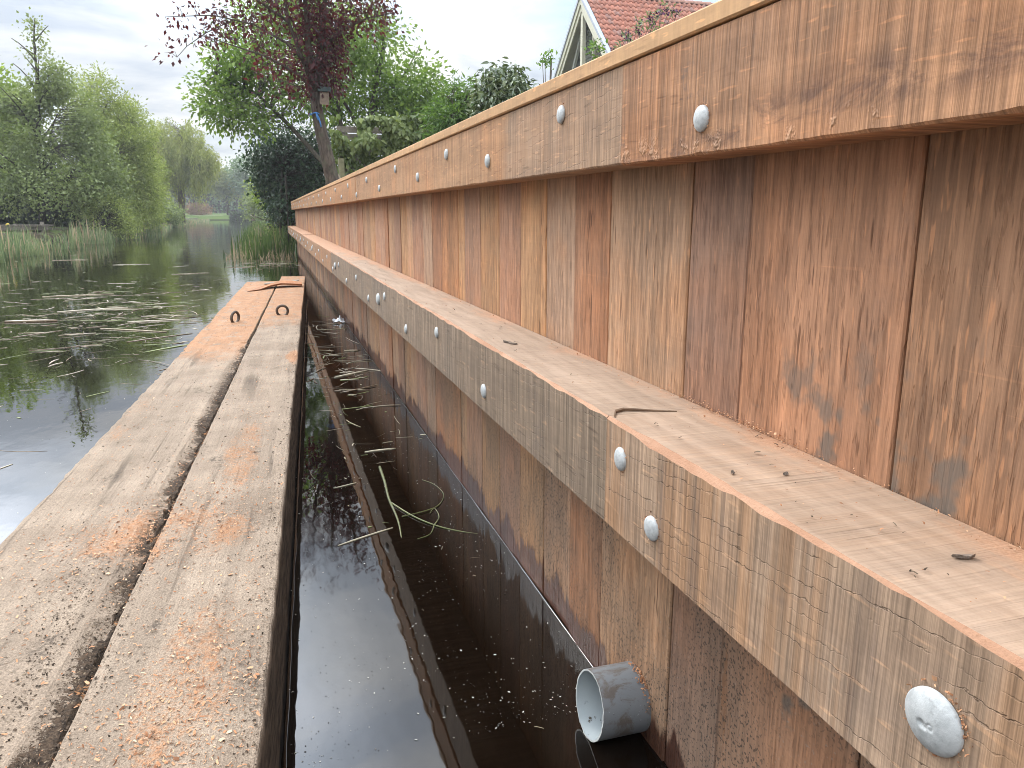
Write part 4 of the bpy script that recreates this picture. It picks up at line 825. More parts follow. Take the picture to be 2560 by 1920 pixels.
bi.build('petals', ym, iris)['kind'] = 'stuff'; gi.build('stems', plain('iris_stem', (.07, .12, .03), .6), iris)['kind'] = 'stuff'

# ------------------------------------------------------------------ right bank trees and garden
# purple plum with a leaning trunk
Y = 11.5
trunk = [(0.98, Y, 0.0), (0.92, Y, 0.46), (0.86, Y, 0.80), (0.80, Y, 1.10), (0.765, Y, 1.36), (0.74, Y, 1.62)]
stems = [([(0.74, Y, 1.62), (0.70, Y, 1.9), (0.69, Y, 2.3), (0.68, Y, 2.8), (0.66, Y + .1, 3.4)], 0.062, 0.02), ([(0.75, Y, 1.55), (0.80, Y, 1.9), (0.86, Y - .05, 2.3), (0.95, Y - .1, 2.9), (1.0, Y, 3.5)], 0.058, 0.02),
         ([(0.72, Y, 1.75), (0.60, Y, 2.05), (0.45, Y, 2.5), (0.38, Y - .1, 3.1)], 0.04, 0.012), ([(0.86, Y, 2.2), (1.15, Y, 2.45), (1.5, Y, 2.62), (1.9, Y, 2.72)], 0.022, 0.006)]
limbsL = [([(0.74, Y, 1.62), (0.55, Y - .1, 1.82), (0.15, Y - .15, 2.02), (-.25, Y - .2, 2.12), (-.62, Y - .2, 2.22)], 0.022, 0.004), ([(0.70, Y, 1.95), (0.4, Y - .1, 2.22), (0.0, Y - .1, 2.42), (-.5, Y, 2.52), (-1.08, Y, 2.46)], 0.02, 0.003),
          ([(0.45, Y, 2.5), (.05, Y, 2.75), (-.4, Y, 2.9), (-.7, Y, 2.85)], 0.016, 0.004), ([(0.75, Y, 1.5), (0.60, Y - .1, 1.62), (0.40, Y - .15, 1.72), (.1, Y - .2, 1.70)], 0.012, 0.003), ([(-.25, Y, 2.48), (-.6, Y, 2.3), (-.85, Y, 2.12), (-.98, Y, 1.98)], 0.008, 0.003)]
ex = []
for pts_, a, b in limbsL + stems:
    n = len(pts_)
    for i in range(1, n):
        L0 = np.linalg.norm(np.array(pts_[i]) - np.array(pts_[i - 1])); dens = 12
        for q in range(int(dens * L0) + 1):
            p = np.array(pts_[i - 1]) + (np.array(pts_[i]) - np.array(pts_[i - 1])) * rng.random(); ex.append(p + rng.normal(0, 1, 3) * [.11, .13, .10])
ex = np.array(ex)
tree('purple_plum_tree', (0.98, Y, 0.0), 'leaning tree with dark purple red leaves beside the far part of the wall', [(trunk, 0.105, 0.072)] + stems + limbsL,
     [(0.88, Y, 2.25, .34, .35, .55, 2.4), (0.85, Y, 1.85, .24, .25, .30, .9), (1.25, Y, 2.75, .60, .4, .40, 1.6), (0.45, Y, 2.75, .70, .4, .45, 1.4), (-.15, Y, 2.45, .5, .3, .26, .35), (.2, Y, 1.95, .36, .3, .18, .3), (.9, Y, 3.3, 1.2, .8, .5, 1.5)],
     480, 9, .075, .066, .038, L_PLUM, bark('plum_bark', (.045, .034, .030), (.13, .100, .078)), None, droop=0.55, extra_cl=ex, gap=0.12, gscale=2.2, up=0.1, twig=0.004, sides=12)
# nest box hung on it
nest = empty('nest_box', (0.86, Y - .14, 1.57), 'small wooden nest box with a dark pitched lid hanging on the purple tree', 'nest box'); nest.rotation_euler = (0.05, -0.12, 1.45); nest.scale = (.85, .85, .85)
B = Buf(); B.box((-.072, -.07, -.14), (.072, .07, .06)); B.add([(-.072, -.071, .06), (.072, -.071, .06), (0, -.071, .12), (-.072, .071, .06), (.072, .071, .06), (0, .071, .12)], [(0, 1, 2), (5, 4, 3)])
B.build('box_body', plain('bare_pine', (.23, .175, .135), .8, 0, .2, 25), nest)
B = Buf()
for s in (-1, 1):
    M4 = Matrix.Translation((0, 0, .128)) @ Matrix.Rotation(s * R_(38), 4, 'Y'); B.box((0 if s > 0 else -.118, -.10, -.008), (.118 if s > 0 else 0, .10, .006), 0, M4)
B.build('lid', plain('roofing_felt', (.035, .048, .045), .9, 0, .3, 60), nest)
B = Buf(); B.tube([(0, -.074, 0.0), (0, -.0695, 0.0)], .017, 14); B.build('entrance_hole_disc', plain('hole_shade_black', (.01, .008, .007), .9), nest)  # solid black disc; shade inside the hole is put into its colour
cord = Buf(); cp_ = [(0.735 + .085 * math.cos(t), Y + .085 * math.sin(t), 1.335 + .014 * math.sin(3 * t)) for t in np.linspace(0, 6.28, 22)]; cord.tube(cp_, .009, 6); cord.tube([(0.74, Y - .09, 1.34), (0.77, Y - .10, 1.28), (0.79, Y - .10, 1.21), (0.795, Y - .09, 1.16)], .010, 6); cord.tube([(0.74, Y - .09, 1.34), (0.745, Y - .105, 1.30), (0.76, Y - .105, 1.25)], .008, 6)
o = cord.build('blue_rope', plain('blue_nylon', (.055, .20, .48), .5, 0, .2, 60), None, True); tag(o, 'short bright blue rope knotted round the leaning trunk below the nest box', 'rope')
post = Buf(); post.box((1.08, 12.15, -0.1), (1.16, 12.23, .80)); o = post.build('fence_post', plain('green_pine', (.20, .185, .105), .85, 0, .25, 15)); tag(o, 'square greenish timber post just behind the leaning trunk', 'post')
post = Buf(); post.tube([(0.97, 11.9, .62), (1.20, 12.0, .28), (1.42, 12.1, -.05)], .03, 8); o = post.build('tree_stake', plain('bleached_stake', (.25, .20, .14), .85, 0, .25, 15), None, True); tag(o, 'slanting round stake propped between the leaning trunk and the wall', 'stake')
# elder behind the plum
E0 = (1.9, 17.0)
el = [([(1.9, 17, 0), (1.75, 17, .8), (1.6, 17, 1.6), (1.5, 17, 2.6), (1.3, 17, 3.8)], .09, .02), ([(1.9, 17, 0), (2.0, 17, 1.0), (2.2, 17, 2.0), (2.5, 17, 3.2), (2.6, 17, 4.0)], .085, .02), ([(1.9, 17, 0), (1.3, 17, .9), (.6, 17, 1.7), (0, 17, 2.3), (-.8, 17, 2.6)], .07, .014),
      ([(1.9, 17, .1), (2.6, 17, 1.1), (3.2, 17, 1.9), (3.8, 17, 2.5)], .07, .015), ([(2.1, 17, 1.5), (1.6, 16.8, 2.3), (1.0, 16.8, 3.2), (.5, 16.8, 3.8)], .045, .012), ([(2.2, 17.2, 2), (3, 17.2, 2.9), (3.3, 17.2, 3.4)], .035, .01)]
tree('elder_tree', (1.9, 17, 0), 'broad fresh green tree with airy foliage behind the purple tree', el,
     [(1.9, 17, 3.4, 1.3, 1.2, .75, 2.2), (2.9, 17, 2.45, .95, 1.1, .65, 1.8), (1.6, 17.2, 2.5, 1.2, 1.1, .85, 2.0), (.3, 17, 2.6, 1.2, 1.0, .85, 2.0), (-.6, 16.9, 2.15, .62, .8, .50, .9), (-.3, 16.8, 1.75, .45, .6, .28, .4), (.6, 16.8, 3.7, 1.4, 1.0, .8, 1.6), (3.0, 16.8, 1.9, 1.2, .9, .8, 1.8), (-.3, 17, 3.0, .6, .7, .5, .6)],
     2300, 12, .13, .100, .058, L_ELDER, BARK, None, gap=.36, gscale=1.5, droop=.25, twig=.005)
# ivy-smothered thicket at the end of the wall
tree('ivy_thicket', (0.6, 19.5, -0.5), 'big dark ivy covered thicket hanging over the water at the end of the wall', skel((0.7, 19.6, -.6), (.5, 19.6, 1.6), .10, 10, .9, .1, .5, 50) + [([(.4, 18.3, 1.0), (.3, 18.2, 0), (.28, 18.2, -.95)], .03, .02), ([(.45, 18.0, .8), (.45, 18, 0), (.42, 18, -.95)], .025, .02)],
     [(0.42, 18.9, 1.15, .85, .8, .72, 2.6), (1.25, 18.6, .95, .8, .8, .95, 2.0), (.30, 19.2, .75, .50, .8, .60, 1.3), (.45, 18.9, .10, .38, .6, .50, 1.0), (.85, 18.3, .25, .6, .5, .6, 1.2), (0.8, 20.5, .3, .8, .9, .9, 1.0)], 1150, 17, .095, .075, .062, L_IVY, BARKD, None, cat='thicket', kind='broad', gap=.10, droop=.5)
tree('hanging_bramble', (0.0, 21, -0.6), 'paler twiggy scrub over the water below the dark ivy', skel((.1, 20.5, -.8), (0, 20.6, .2), .05, 10, .7, .1, .4, 51), [(.35, 20.5, -.4, .35, .8, .35, 1), (.5, 18.6, -.45, .25, .5, .3, .8)], 150, 14, .09, .07, .04, L_ALDER, BARK, None, cat='bush', gap=.2)
tree('bank_bush', (-.3, 62, -.5), 'mid green bush on the right bank in front of the bluish trees', skel((.6, 62, -.6), (.3, 62, 3), .1, 8, 1.6, .1, .5, 52), [(.4, 62, 1.6, 1.6, 1.8, 1.7, 2), (-.5, 60, .4, 1.2, 1.4, 1.0, 1.2), (1.5, 66, 2.8, 2, 2, 2, 1.4)], 500, 15, .2, .2, .15, L_ALDER, BARKD, None, cat='bush', gap=.2)
tree('lime_sapling', (.15, 24, -.5), 'bright lime green sapling peeping out left of the dark ivy', [([(.15, 24, -.5), (.0, 24, .4), (-.1, 24, 1.1)], .03, .01)], [(-.12, 24, .62, .16, .2, .42, 1)], 46, 14, .07, .09, .06, L_MAPLE, BARK, None, cat='sapling')
# slatted garden fence smothered by a climber
fence = empty('slat_fence', (2.6, 13.0, 0.1), 'grey slatted garden fence almost hidden by a big leaved climber', 'fence'); fw = plain('silvered_fence_wood', (.225, .195, .155), .85, 0, .3, 12, .2, .3)
for k in range(11):
    B = Buf(); z = 0.03 + k * .112; B.box((-1.45, -.012 + .003 * (k % 2), z), (2.1, .010, z + .095)); B.build('slat', fw, fence)
for x in (-1.4, -.3, .8, 1.9):
    B = Buf(); B.box((x, .014, -.4), (x + .08, .09, 1.25)); B.build('post', fw, fence)
n = 6500; xx = rng.uniform(1.05, 4.3, n); topz = 1.44 + .14 * np.array([mnoise.noise(Vector((a * 2.2, 1, 0))) for a in xx]) + .09 * (xx - 1.1)
zz = topz - np.abs(rng.normal(0, .42, n)); zz = np.maximum(zz, .1); yy = 12.92 - .22 * np.array([max(0, .45 + 1.4 * mnoise.noise(Vector((a * 3.1, b * 3.1, 9)))) for a, b in zip(xx, zz)]) - np.abs(rng.normal(0, .06, n))
keep = np.array([mnoise.noise(Vector((a * 2.6, b * 2.6, 4))) > -.26 for a, b in zip(xx, zz)]); c = np.stack([xx, yy, zz], 1)[keep]; n = len(c)
t = empty('climber_hedge', (2.6, 12.9, .1), 'climber with drooping pale green leaves covering the slatted fence', 'climber'); b = np.array(t.location)
d = rng.normal(size=(n, 3)) * .45 + [0, -.35, -.9]; nn = rng.normal(size=(n, 3)) * .35 + [-.25, -.9, .55]; s = rng.uniform(.7, 1.3, n); v, f, k = leaves(c - b, d, nn, .090 * s, .054 * s, 'broad', .15)
fast_mesh('foliage', v, f, L_HEDGE, t, np.repeat(np.clip(.25 + .55 * (c[:, 1] < 12.78) * rng.random(n) + .3 * rng.random(n), 0, 1), k)); B = Buf()
for q in range(26):
    x = random.uniform(1.1, 4.2); B.tube([Vector((x, 12.93, .1)) - Vector(b), Vector((x + random.uniform(-.2, .2), 12.88, .7)) - Vector(b), Vector((x + random.uniform(-.4, .4), 12.84, 1.3)) - Vector(b)], [.012, .009, .005], 4)
B.build('vines', BARK, t, True)
tree('peach_bush', (2.9, 12.2, 0), 'bright green bush with narrow leaves between the fence and the laurel', skel((2.9, 12.2, 0), (2.85, 12.2, 1.8), .05, 14, .75, .1, .7, 60), [(2.95, 12.2, 1.62, .42, .5, .36, 2), (3.25, 12.2, 1.45, .5, .5, .5, 1.6), (2.70, 12.1, 1.30, .28, .4, .28, 1)], 460, 15, .075, .105, .024, L_PEACH, BARK, None, cat='bush', droop=.45, gap=.18, gscale=2)
# broad leaved evergreen close behind the cap rail
lc = []
for k in range(185):
    d_ = unit(rng.normal(size=3)); lc.append(np.array([2.02, 6.7, .88]) + d_ * np.array([.30, .30, .27]) * (.45 + .55 * rng.random() ** .5))
for k in range(70): lc.append(np.array([2.27, 6.6, .90]) + unit(rng.normal(size=3)) * np.array([.15, .2, .16]) * rng.random() ** .4)
for k in range(16): lc.append(np.array([1.98 + rng.uniform(-.12, .18), 6.7, 1.16 + rng.uniform(-.02, .05)]))
tree('laurel_bush', (2.05, 6.7, 0.1), 'evergreen bush with long glossy drooping leaves just above the cap rail', [([(2.05, 6.7, .1), (2.0, 6.7, .5), (1.98, 6.7, .95)], .025, .008), ([(2.07, 6.7, .2), (2.15, 6.7, .6), (2.22, 6.7, .95)], .02, .007), ([(2.03, 6.7, .3), (1.88, 6.75, .7), (1.82, 6.75, .9)], .016, .006)], [], 0, 15, .034, .070, .025, L_RHODO, BARKD, None, cat='bush', kind='broad', droop=.75, extra_cl=np.array(lc), twig=.004)
# dark bird table inside the bush
bt = empty('bird_table', (2.0, 6.85, .1), 'dark wooden bird table half hidden inside the glossy leaved bush', 'bird table'); B = Buf(); B.box((-.02, -.02, 0), (.02, .02, .78)); B.build('post', BARKD, bt)
B = Buf(); B.box((-.11, -.09, .78), (.11, .09, .80)); B.build('tray', BARKD, bt)
for q in (-.10, .085):
    B = Buf(); B.box((q, -.08, .80), (q + .015, -.065, .93)); B.build('upright', BARKD, bt)
B = Buf(); B.add([(-.15, -.12, .92), (.15, -.12, .92), (.15, 0, .99), (-.15, 0, .99), (-.15, .12, .92), (.15, .12, .92)], [(0, 1, 2, 3), (3, 2, 5, 4), (0, 3, 4), (1, 5, 2)]); B.build('roof', BARKD, bt)
# flowering shrub in front of the tiled roof
fs_ = empty('flowering_shrub', (2.0, 4.5, .1), 'thin shrub with dark purple flower heads rising before the tiled roof', 'shrub'); b = np.array(fs_.location); B = Buf(); heads, lv = [], []
for k in range(17):
    t_ = k / 16; tip = np.array([2.06 + .34 * t_ + rng.normal(0, .012), 4.5 + rng.normal(0, .06), 1.0 + .20 * t_ + rng.normal(0, .018)]); q = np.array([2.0 + .22 * t_, 4.5, .5]); pt = bez(q, tip, .03, 5, .03)
    B.tube([Vector(p - b) for p in pt], [.004, .0035, .003, .0025, .002, .0015], 4); heads.append(tip)
    for p in pt[2:]: lv.append(p + rng.normal(0, .008, 3))
B.tube([(0, 0, 0), (.05, 0, .42)], .012, 6); B.build('stems', BARK, fs_, True)
hp = np.repeat(np.array(heads), 13, 0); n = len(hp); hp = hp + rng.normal(0, .012, (n, 3)); s = rng.uniform(.6, 1.3, n)
v, f, k = leaves(hp - b, rng.normal(size=(n, 3)), rng.normal(size=(n, 3)), .017 * s, .012 * s); fw_ = fast_mesh('flowers', v, f, leaf_mat('purple_flowers', (.030, .010, .026), (.070, .020, .055), (.13, .045, .10), .2, (1.4, .8, 1.2)), fs_, np.repeat(rng.random(n), k)); fw_['kind'] = 'stuff'
lp = np.repeat(np.array(lv), 8, 0); n = len(lp); lp = lp + rng.normal(0, .016, (n, 3)); s = rng.uniform(.6, 1.3, n); d = rng.normal(size=(n, 3)); d[:, 2] += .3
v, f, k = leaves(lp - b, d, rng.normal(size=(n, 3)) + [0, 0, .6], .034 * s, .010 * s); fast_mesh('foliage', v, f, leaf_mat('grey_green_leaves', (.10, .13, .07), (.17, .20, .115), (.25, .28, .17), .3), fs_, np.repeat(rng.random(n), k))
for (x, y, z, lab) in ((1.885, 4.4, .93, 'sprig of grey green leaves poking up at the foot of the gable bargeboard'), (1.80, 5.0, .97, 'tiny green leaf tip showing above the rail at the left foot of the gable')):
    t = empty('leafy_sprig', (x, y, .1), lab, 'sprig'); b = np.array(t.location); B = Buf(); n = 60; cc = np.array([x, y, z]) + rng.normal(0, 1, (n, 3)) * [.026, .03, .026]
    for q in range(6): B.tube([(0, 0, .3), Vector(cc[q] - b)], .0025, 4)
    B.build('stems', BARK, t, True); s = rng.uniform(.6, 1.2, n); v, f, k = leaves(cc - b, rng.normal(size=(n, 3)) + [0, 0, .3], rng.normal(size=(n, 3)) + [0, 0, .6], .036 * s, .016 * s); fast_mesh('foliage', v, f, L_PEACH, t, np.repeat(rng.random(n), k))

# ------------------------------------------------------------------ house with a pantiled roof
HX, HY, HZ = 12.0, 29.67, 8.17; TP = 0.945; half = 5.0; LEN = 11.0
house = empty('house', (HX, HY, .1), 'house with cream gable boards and an orange red pantile roof', 'house'); hb = Vector((HX, HY, .1))
def hv(x, y, z): return Vector((HX + x, HY + y, HZ + z)) - hb
cream = plain('cream_paint', (.56, .53, .40), .5, 0, .06, 6, .4, .05); boardm = plain('grey_green_boards', (.135, .140, .105), .7, 0, .12, 10, .3, .1); zinc = plain('zinc_trim', (.34, .36, .41), .45, .3, .12, 8)
# gable cladding boards, recessed
for k in range(30):
    z0 = -4.9 + k * .16; z1 = z0 + .145
    w0 = min(half, max(0, (-z0 - .25) / TP)); w1 = min(half, max(0, (-z1 - .25) / TP))
    if w0 < .05: continue
    B = Buf(); B.add([hv(.55, -w0, z0), hv(.55, w0, z0), hv(.565, w1, z1), hv(.565, -w1, z1), hv(.60, -w0, z0), hv(.60, w0, z0), hv(.60, w1, z1), hv(.60, -w1, z1)], [(0, 3, 2, 1), (4, 5, 6, 7), (0, 1, 5, 4), (3, 7, 6, 2)]); B.build('cladding_board', boardm, house)
B = Buf()
B.box(hv(.62, -half + .4, -8.0), hv(LEN - .4, half - .4, -4.8)); B.build('wall', plain('red_brick_wall', (.24, .11, .07), .85, 0, .2, 3), house)
def rake(name, s, x0, x1, o0, o1, mt):
    """board following the roof slope on side s, between offsets o0..o1 below the roof line"""
    B = Buf(); y1 = half + .35; v = []
    for x in (x0, x1):
        v += [hv(x, 0, -o0), hv(x, s * y1, -y1 * TP - o0), hv(x, s * y1, -y1 * TP - o1), hv(x, 0, -o1)]
    B.add(v, [(0, 1, 2, 3), (7, 6, 5, 4), (0, 4, 5, 1), (2, 6, 7, 3), (1, 5, 6, 2), (0, 3, 7, 4)]); return B.build(name, mt, house)
for s in (-1, 1):
    rake('bargeboard', s, -.02, .03, .10, .36, cream); rake('bargeboard', s, .03, .08, .36, .60, cream); rake('verge_trim', s, -.06, .10, -.05, .095, zinc); rake('soffit', s, .08, .545, .14, .17, cream)
B = Buf(); B.box(hv(.06, -.10, -5.0), hv(.20, .10, -.62)); B.build('king_post', cream, house); B = Buf(); B.box(hv(.30, -.62, -5.0), hv(.40, -.50, -.9)); B.build('inner_post', cream, house)
B = Buf(); v = [hv(.30, .30, -.55), hv(.30, 3.3, -4.9), hv(.30, 3.12, -4.9), hv(.30, .14, -.55), hv(.40, .30, -.55), hv(.40, 3.3, -4.9), hv(.40, 3.12, -4.9), hv(.40, .14, -.55)]; B.add(v, [(0, 1, 2, 3), (7, 6, 5, 4), (0, 4, 5, 1), (2, 6, 7, 3)]); B.build('brace', plain('pale_grey_paint', (.42, .42, .37), .5, 0, .06, 6), house)
# roof deck under the tiles, both slopes
B = Buf(); y1 = half + .35
for s in (-1, 1):
    B.add([hv(.02, 0, -.02), hv(LEN, 0, -.02), hv(LEN, s * y1, -y1 * TP - .02), hv(.02, s * y1, -y1 * TP - .02), hv(.02, 0, -.1), hv(LEN, 0, -.1), hv(LEN, s * y1, -y1 * TP - .1), hv(.02, s * y1, -y1 * TP - .1)], [(0, 1, 2, 3), (7, 6, 5, 4), (0, 4, 5, 1), (1, 5, 6, 2), (2, 6, 7, 3), (3, 7, 4, 0)])
B.build('roof_deck', plain('roof_underlay', (.10, .05, .04), .9), house)
m = M('red_pantiles'); o = m.coord(); rn = m.n('ShaderNodeObjectInfo').outputs['Random']; nz = m.noise(m.pos(), 9, 4, .7); big = m.noise(m.mp(m.pos(), (5, 5, 3.4)), 1, 1)
tcol = m.ramp(m.math('ADD', m.math('MULTIPLY', rn, .55), m.math('MULTIPLY', big, .45)), [(.2, (.36, .170, .125)), (.42, (.43, .175, .118)), (.6, (.47, .205, .140)), (.8, (.31, .185, .155))])
tcol = m.mix(1, tcol, m.grey(m.step(nz, .3, .7, .75, 1.2)), 'MULTIPLY'); tile_mat = m.done(m.bsdf(tcol, .8, .3, 0, m.bump(nz, .3, .01)))
# pantile: S profile across, overlapping the course below
TW, TG = .22, .335; pv, pf = [], []; ns = 9
for (d, lift) in ((0.0, .020), (TG + .03, .052)):
    for i in range(ns):
        u = i / (ns - 1); h = .035 * math.sin(2 * math.pi * u - .6) + .02; pv.append((u * TW, d, h + lift))
for i in range(ns):
    u = i / (ns - 1); h = .035 * math.sin(2 * math.pi * u - .6) + .02; pv.append((u * TW, TG + .03, h + .052 - .028))
pf = [(i, i + 1, ns + i + 1, ns + i) for i in range(ns - 1)] + [(ns + i, ns + i + 1, 2 * ns + i + 1, 2 * ns + i) for i in range(ns - 1)]
tme = bpy.data.meshes.new('roof_tile'); tme.from_pydata(pv, [], pf); tme.update(); tme.materials.append(tile_mat); tme.polygons.foreach_set('use_smooth', np.array([1] * (ns - 1) + [0] * (ns - 1), dtype=bool))
sl = math.atan(TP); ca, sa = math.cos(sl), math.sin(sl)
cells = []
ncol, nrow = int((LEN - .12) / TW), int(half / ca / TG)
for s in (-1, 1):
    for c_ in range(ncol):
        for r__ in range(nrow): cells.append((s, c_, r__))
def seen(q):   # tiles the photograph shows largest: near slope, first courses by the gable
    s, c_, r__ = q; return (0 if s == -1 else 1, r__ * 1.0 + c_ * .42)
cells.sort(key=seen); restv, restf = [], []
def tile_m(s, c_, r__):
    d = r__ * TG; ax = Vector((1, 0, 0)); dn = Vector((0, s * ca, -sa)); up_ = Vector((0, s * sa, ca)); og = hv(.12 + c_ * TW, s * d * ca, -d * sa)
    return Matrix(((ax.x, dn.x, up_.x, og.x), (ax.y, dn.y, up_.y, og.y), (ax.z, dn.z, up_.z, og.z), (0, 0, 0, 1)))
for i, q in enumerate(cells):
    M4 = tile_m(*q)
    if i < 299:
        o = bpy.data.objects.new('roof_tile', tme); link(o, house); M4 = M4 @ Matrix.Rotation(random.uniform(-.012, .012), 4, 'Y'); M4.translation.z += random.uniform(-.004, .006); o.matrix_basis = M4
    else:
        b0 = len(restv); restv += [M4 @ Vector(p) for p in pv]; restf += [tuple(k + b0 for k in f_) for f_ in pf]
o = mesh('roof_tiles_beyond', restv, restf, tile_mat, house, True); o['kind'] = 'stuff'; o.name = 'tiled_slope'
ridge_mat = plain('ridge_tile_clay', (.33, .17, .125), .8, 0, .25, 8)
for k in range(int(LEN / .40)):
    B = Buf(); vs, fs = [], []; n = 8; x0 = -.02 + k * .40
    for x, r_ in ((x0, .125), (x0 + .42, .145)):
        for i in range(n + 1): a = math.pi * i / n; vs.append(hv(x, -r_ * 1.05 * math.cos(a), r_ * math.sin(a) - .02))
    fs = [(i, i + 1, n + 1 + i + 1, n + 1 + i) for i in range(n)] + [tuple(range(n + 1, 2 * n + 2)), tuple(range(n, -1, -1))]
    B.add(vs, fs); B.build('ridge_tile', ridge_mat, house)

# ------------------------------------------------------------------ floating reed litter
straw = [plain('pale_straw', (.27, .22, .135), .6, 0, .3, 30), plain('bleached_reed', (.38, .33, .235), .55, 0, .25, 30), plain('wet_brown_reed', (.17, .12, .07), .4, 0, .3, 30), plain('green_reed_leaf', (.18, .21, .07), .5, 0, .3, 30)]
def stalk_verts(x, y, l, r, a, bend=.1, lift=.0):
    """flattened hollow stalk afloat, five rings of five"""
    V_, F_ = [], []; n, kk = 4, 5; dx, dy = math.cos(a), math.sin(a); bx = random.uniform(-bend, bend)
    for i in range(n + 1):
        t = i / n - .5; ox = x + dx * l * t - dy * l * bx * (t * t * 4 - 1) * .5; oy = y + dy * l * t + dx * l * bx * (t * t * 4 - 1) * .5; rr = r * (1 if 0 < i < n else .7)
        for k in range(kk): q = 2 * math.pi * k / kk; V_.append((ox - dy * rr * math.cos(q), oy + dx * rr * math.cos(q), ZW + r * .25 + lift * (t + .5) + rr * .55 * math.sin(q)))
    for i in range(n):
        for k in range(kk): F_.append((i * kk + k, i * kk + (k + 1) % kk, (i + 1) * kk + (k + 1) % kk, (i + 1) * kk + k))
    F_ += [tuple(range(kk - 1, -1, -1)), tuple(n * kk + k for k in range(kk))]; return V_, F_
big = [(-1.05, 6.55, .62, .012, 2.55, 0, 'longest pale stalk pointing at the raft from the litter drift'), (-1.95, 7.35, .40, .022, -.12, 2, 'short thick grey brown stalk in the litter drift at the left edge'), (-1.62, 8.1, .60, .012, .35, 1, 'bleached stalk lying across the middle of the litter drift'),
       (-1.15, 12.6, .55, .010, .42, 0, 'pale stalk apart from the rest on the open water near the raft'), (-.62, 5.65, .55, .008, .75, 3, 'greenish stalk close to the raft edge'), (-.80, 6.1, .5, .007, .62, 2, 'brown stalk stranded against the raft edge'),
       (-2.35, 15.2, .60, .009, .12, 1, 'long bleached stalk on dark water before the reed bed'), (-3.7, 17.0, .62, .011, .02, 0, 'straw stem floating against the front of the reed bed'), (-.95, 7.1, .45, .009, .1, 1, 'thin pale stalk at the right tail of the drift'), (-2.05, 9.6, .7, .011, .18, 0, 'straw stalk at the upper edge of the drift'),
       (.36, 2.86, .12, .006, .1, 1, 'flat pale reed blade above the curled green stems'), (.21, 2.06, .18, .004, .45, 1, 'white straw piece on the sky reflection beside the raft'), (.40, 4.35, .24, .010, .62, 1, 'split pale stalk leaning across the narrow water'), (.57, 3.02, .05, .004, -.3, 1, 'short white chip of reed close to the planks')]
for (x, y, l, r_, a, mi, lab) in big:
    V_, F_ = stalk_verts(x, y, l, r_, a, .05); o = mesh('floating_stalk', V_, F_, straw[mi], None, True); tag(o, lab, 'reed stalk', 'loose reed stalks floating on the canal')
def litter(name, spots, label, seed):
    random.seed(seed); Bf = Buf()
    for (cx, cy0, rx, ry, n, lmin, lmax, rmax) in spots:
        for _ in range(int(n * .8)):
            x, y = random.gauss(cx, rx), random.gauss(cy0, ry); px, py = x + .0952 - .0529 * y, y
            if -.60 < px < .03 and y < 8.5: continue
            if x > XW - .02: continue
            l = random.uniform(lmin, lmax) * random.choice([.2, .35, .5, .8, 1]); V_, F_ = stalk_verts(x, y, l, random.choice([.2, .3, .45, 1]) * rmax, random.gauss(.25, 1.1), .15, random.choice([0, 0, 0, .02 * l]))
            Bf.add(V_, F_, random.choice([0, 0, 1, 1, 2, 2, 3]))
    o = Bf.build(name, straw, None, True); return tag(o, label, 'reed litter', kind='stuff')
litter('reed_litter', [(-1.75, 8.6, 1.1, 1.0, 420, .06, .45, .0045), (-1.5, 6.8, .8, .9, 300, .06, .45, .005), (-1.1, 6.8, .4, .8, 110, .05, .35, .004), (-.9, 5.0, .3, .8, 80, .04, .3, .0035), (-1.4, 10.2, .9, .9, 110, .06, .5, .005), (-2.6, 11.5, 1.2, 1.4, 45, .06, .4, .005), (-.1, 14.5, .45, .7, 120, .1, .5, .005), (-2, 18, 1.4, 3, 26, .06, .4, .006), (-3.0, 28, .8, 6, 20, .2, .7, .010), (-1.2, 3.6, .35, .9, 26, .05, .22, .0035)], 'drift of broken reed stalks floating on the open canal', 21)
litter('reed_scraps', [(.30, 4.9, .14, .9, 70, .04, .25, .003), (.35, 3.6, .12, .5, 40, .03, .2, .003), (.37, 6.4, .10, .35, 26, .08, .4, .005), (.34, 5.0, .10, .28, 36, .05, .3, .005), (.40, 4.9, .12, .2, 40, .05, .25, .0035), (.33, 4.2, .09, .25, 26, .05, .25, .005), (.42, 3.0, .06, .10, 9, .03, .12, .003), (.30, 3.0, .12, .5, 26, .02, .1, .003), (.35, 2.0, .12, .5, 16, .01, .06, .002)], 'scattered reed scraps in the strip of water along the wall', 22)
# specks, seeds and bubbles on the still water
r = np.random.default_rng(9); n = 5200; x = np.concatenate([r.uniform(-.02, .57, 4000), r.uniform(-1.4, -.55, 1200)]); y = np.concatenate([1.15 + 5 * r.random(4000) ** 1.6, r.uniform(1.3, 6, 1200)])
den = np.array([mnoise.noise(Vector((a * 5, b * 3, 2))) for a, b in zip(x, y)]); k_ = den + r.normal(0, .35, n) > -.05; x, y = x[k_], y[k_]; n = len(x); s = r.exponential(.00045, n) + .00035; s = np.minimum(s, .0016); a = r.uniform(0, 6.28, n); st = r.uniform(1, 2.6, n)
c = np.stack([x, y, np.full(n, ZW + .0006)], 1); dx = np.stack([np.cos(a), np.sin(a), np.zeros(n)], 1) * (s * st)[:, None]; dy = np.stack([-np.sin(a), np.cos(a), np.zeros(n)], 1) * s[:, None]
V_ = np.stack([c - dx, c - dy * .8 + [0, 0, .0005], c + dx, c + dy], 1).reshape(-1, 3); Q = np.arange(n * 4).reshape(-1, 4); m = M('floating_specks'); col = m.ramp(m.attr('rnd'), [(0, (.02, .015, .01)), (.45, (.05, .04, .03)), (.5, (.35, .32, .26)), (1, (.62, .60, .54))])
o = fast_mesh('water_specks', V_, Q, m.done(m.bsdf(col, .6)), None, np.repeat(r.random(n), 4)); tag(o, 'pale and dark specks floating on the still water', 'specks', kind='stuff')
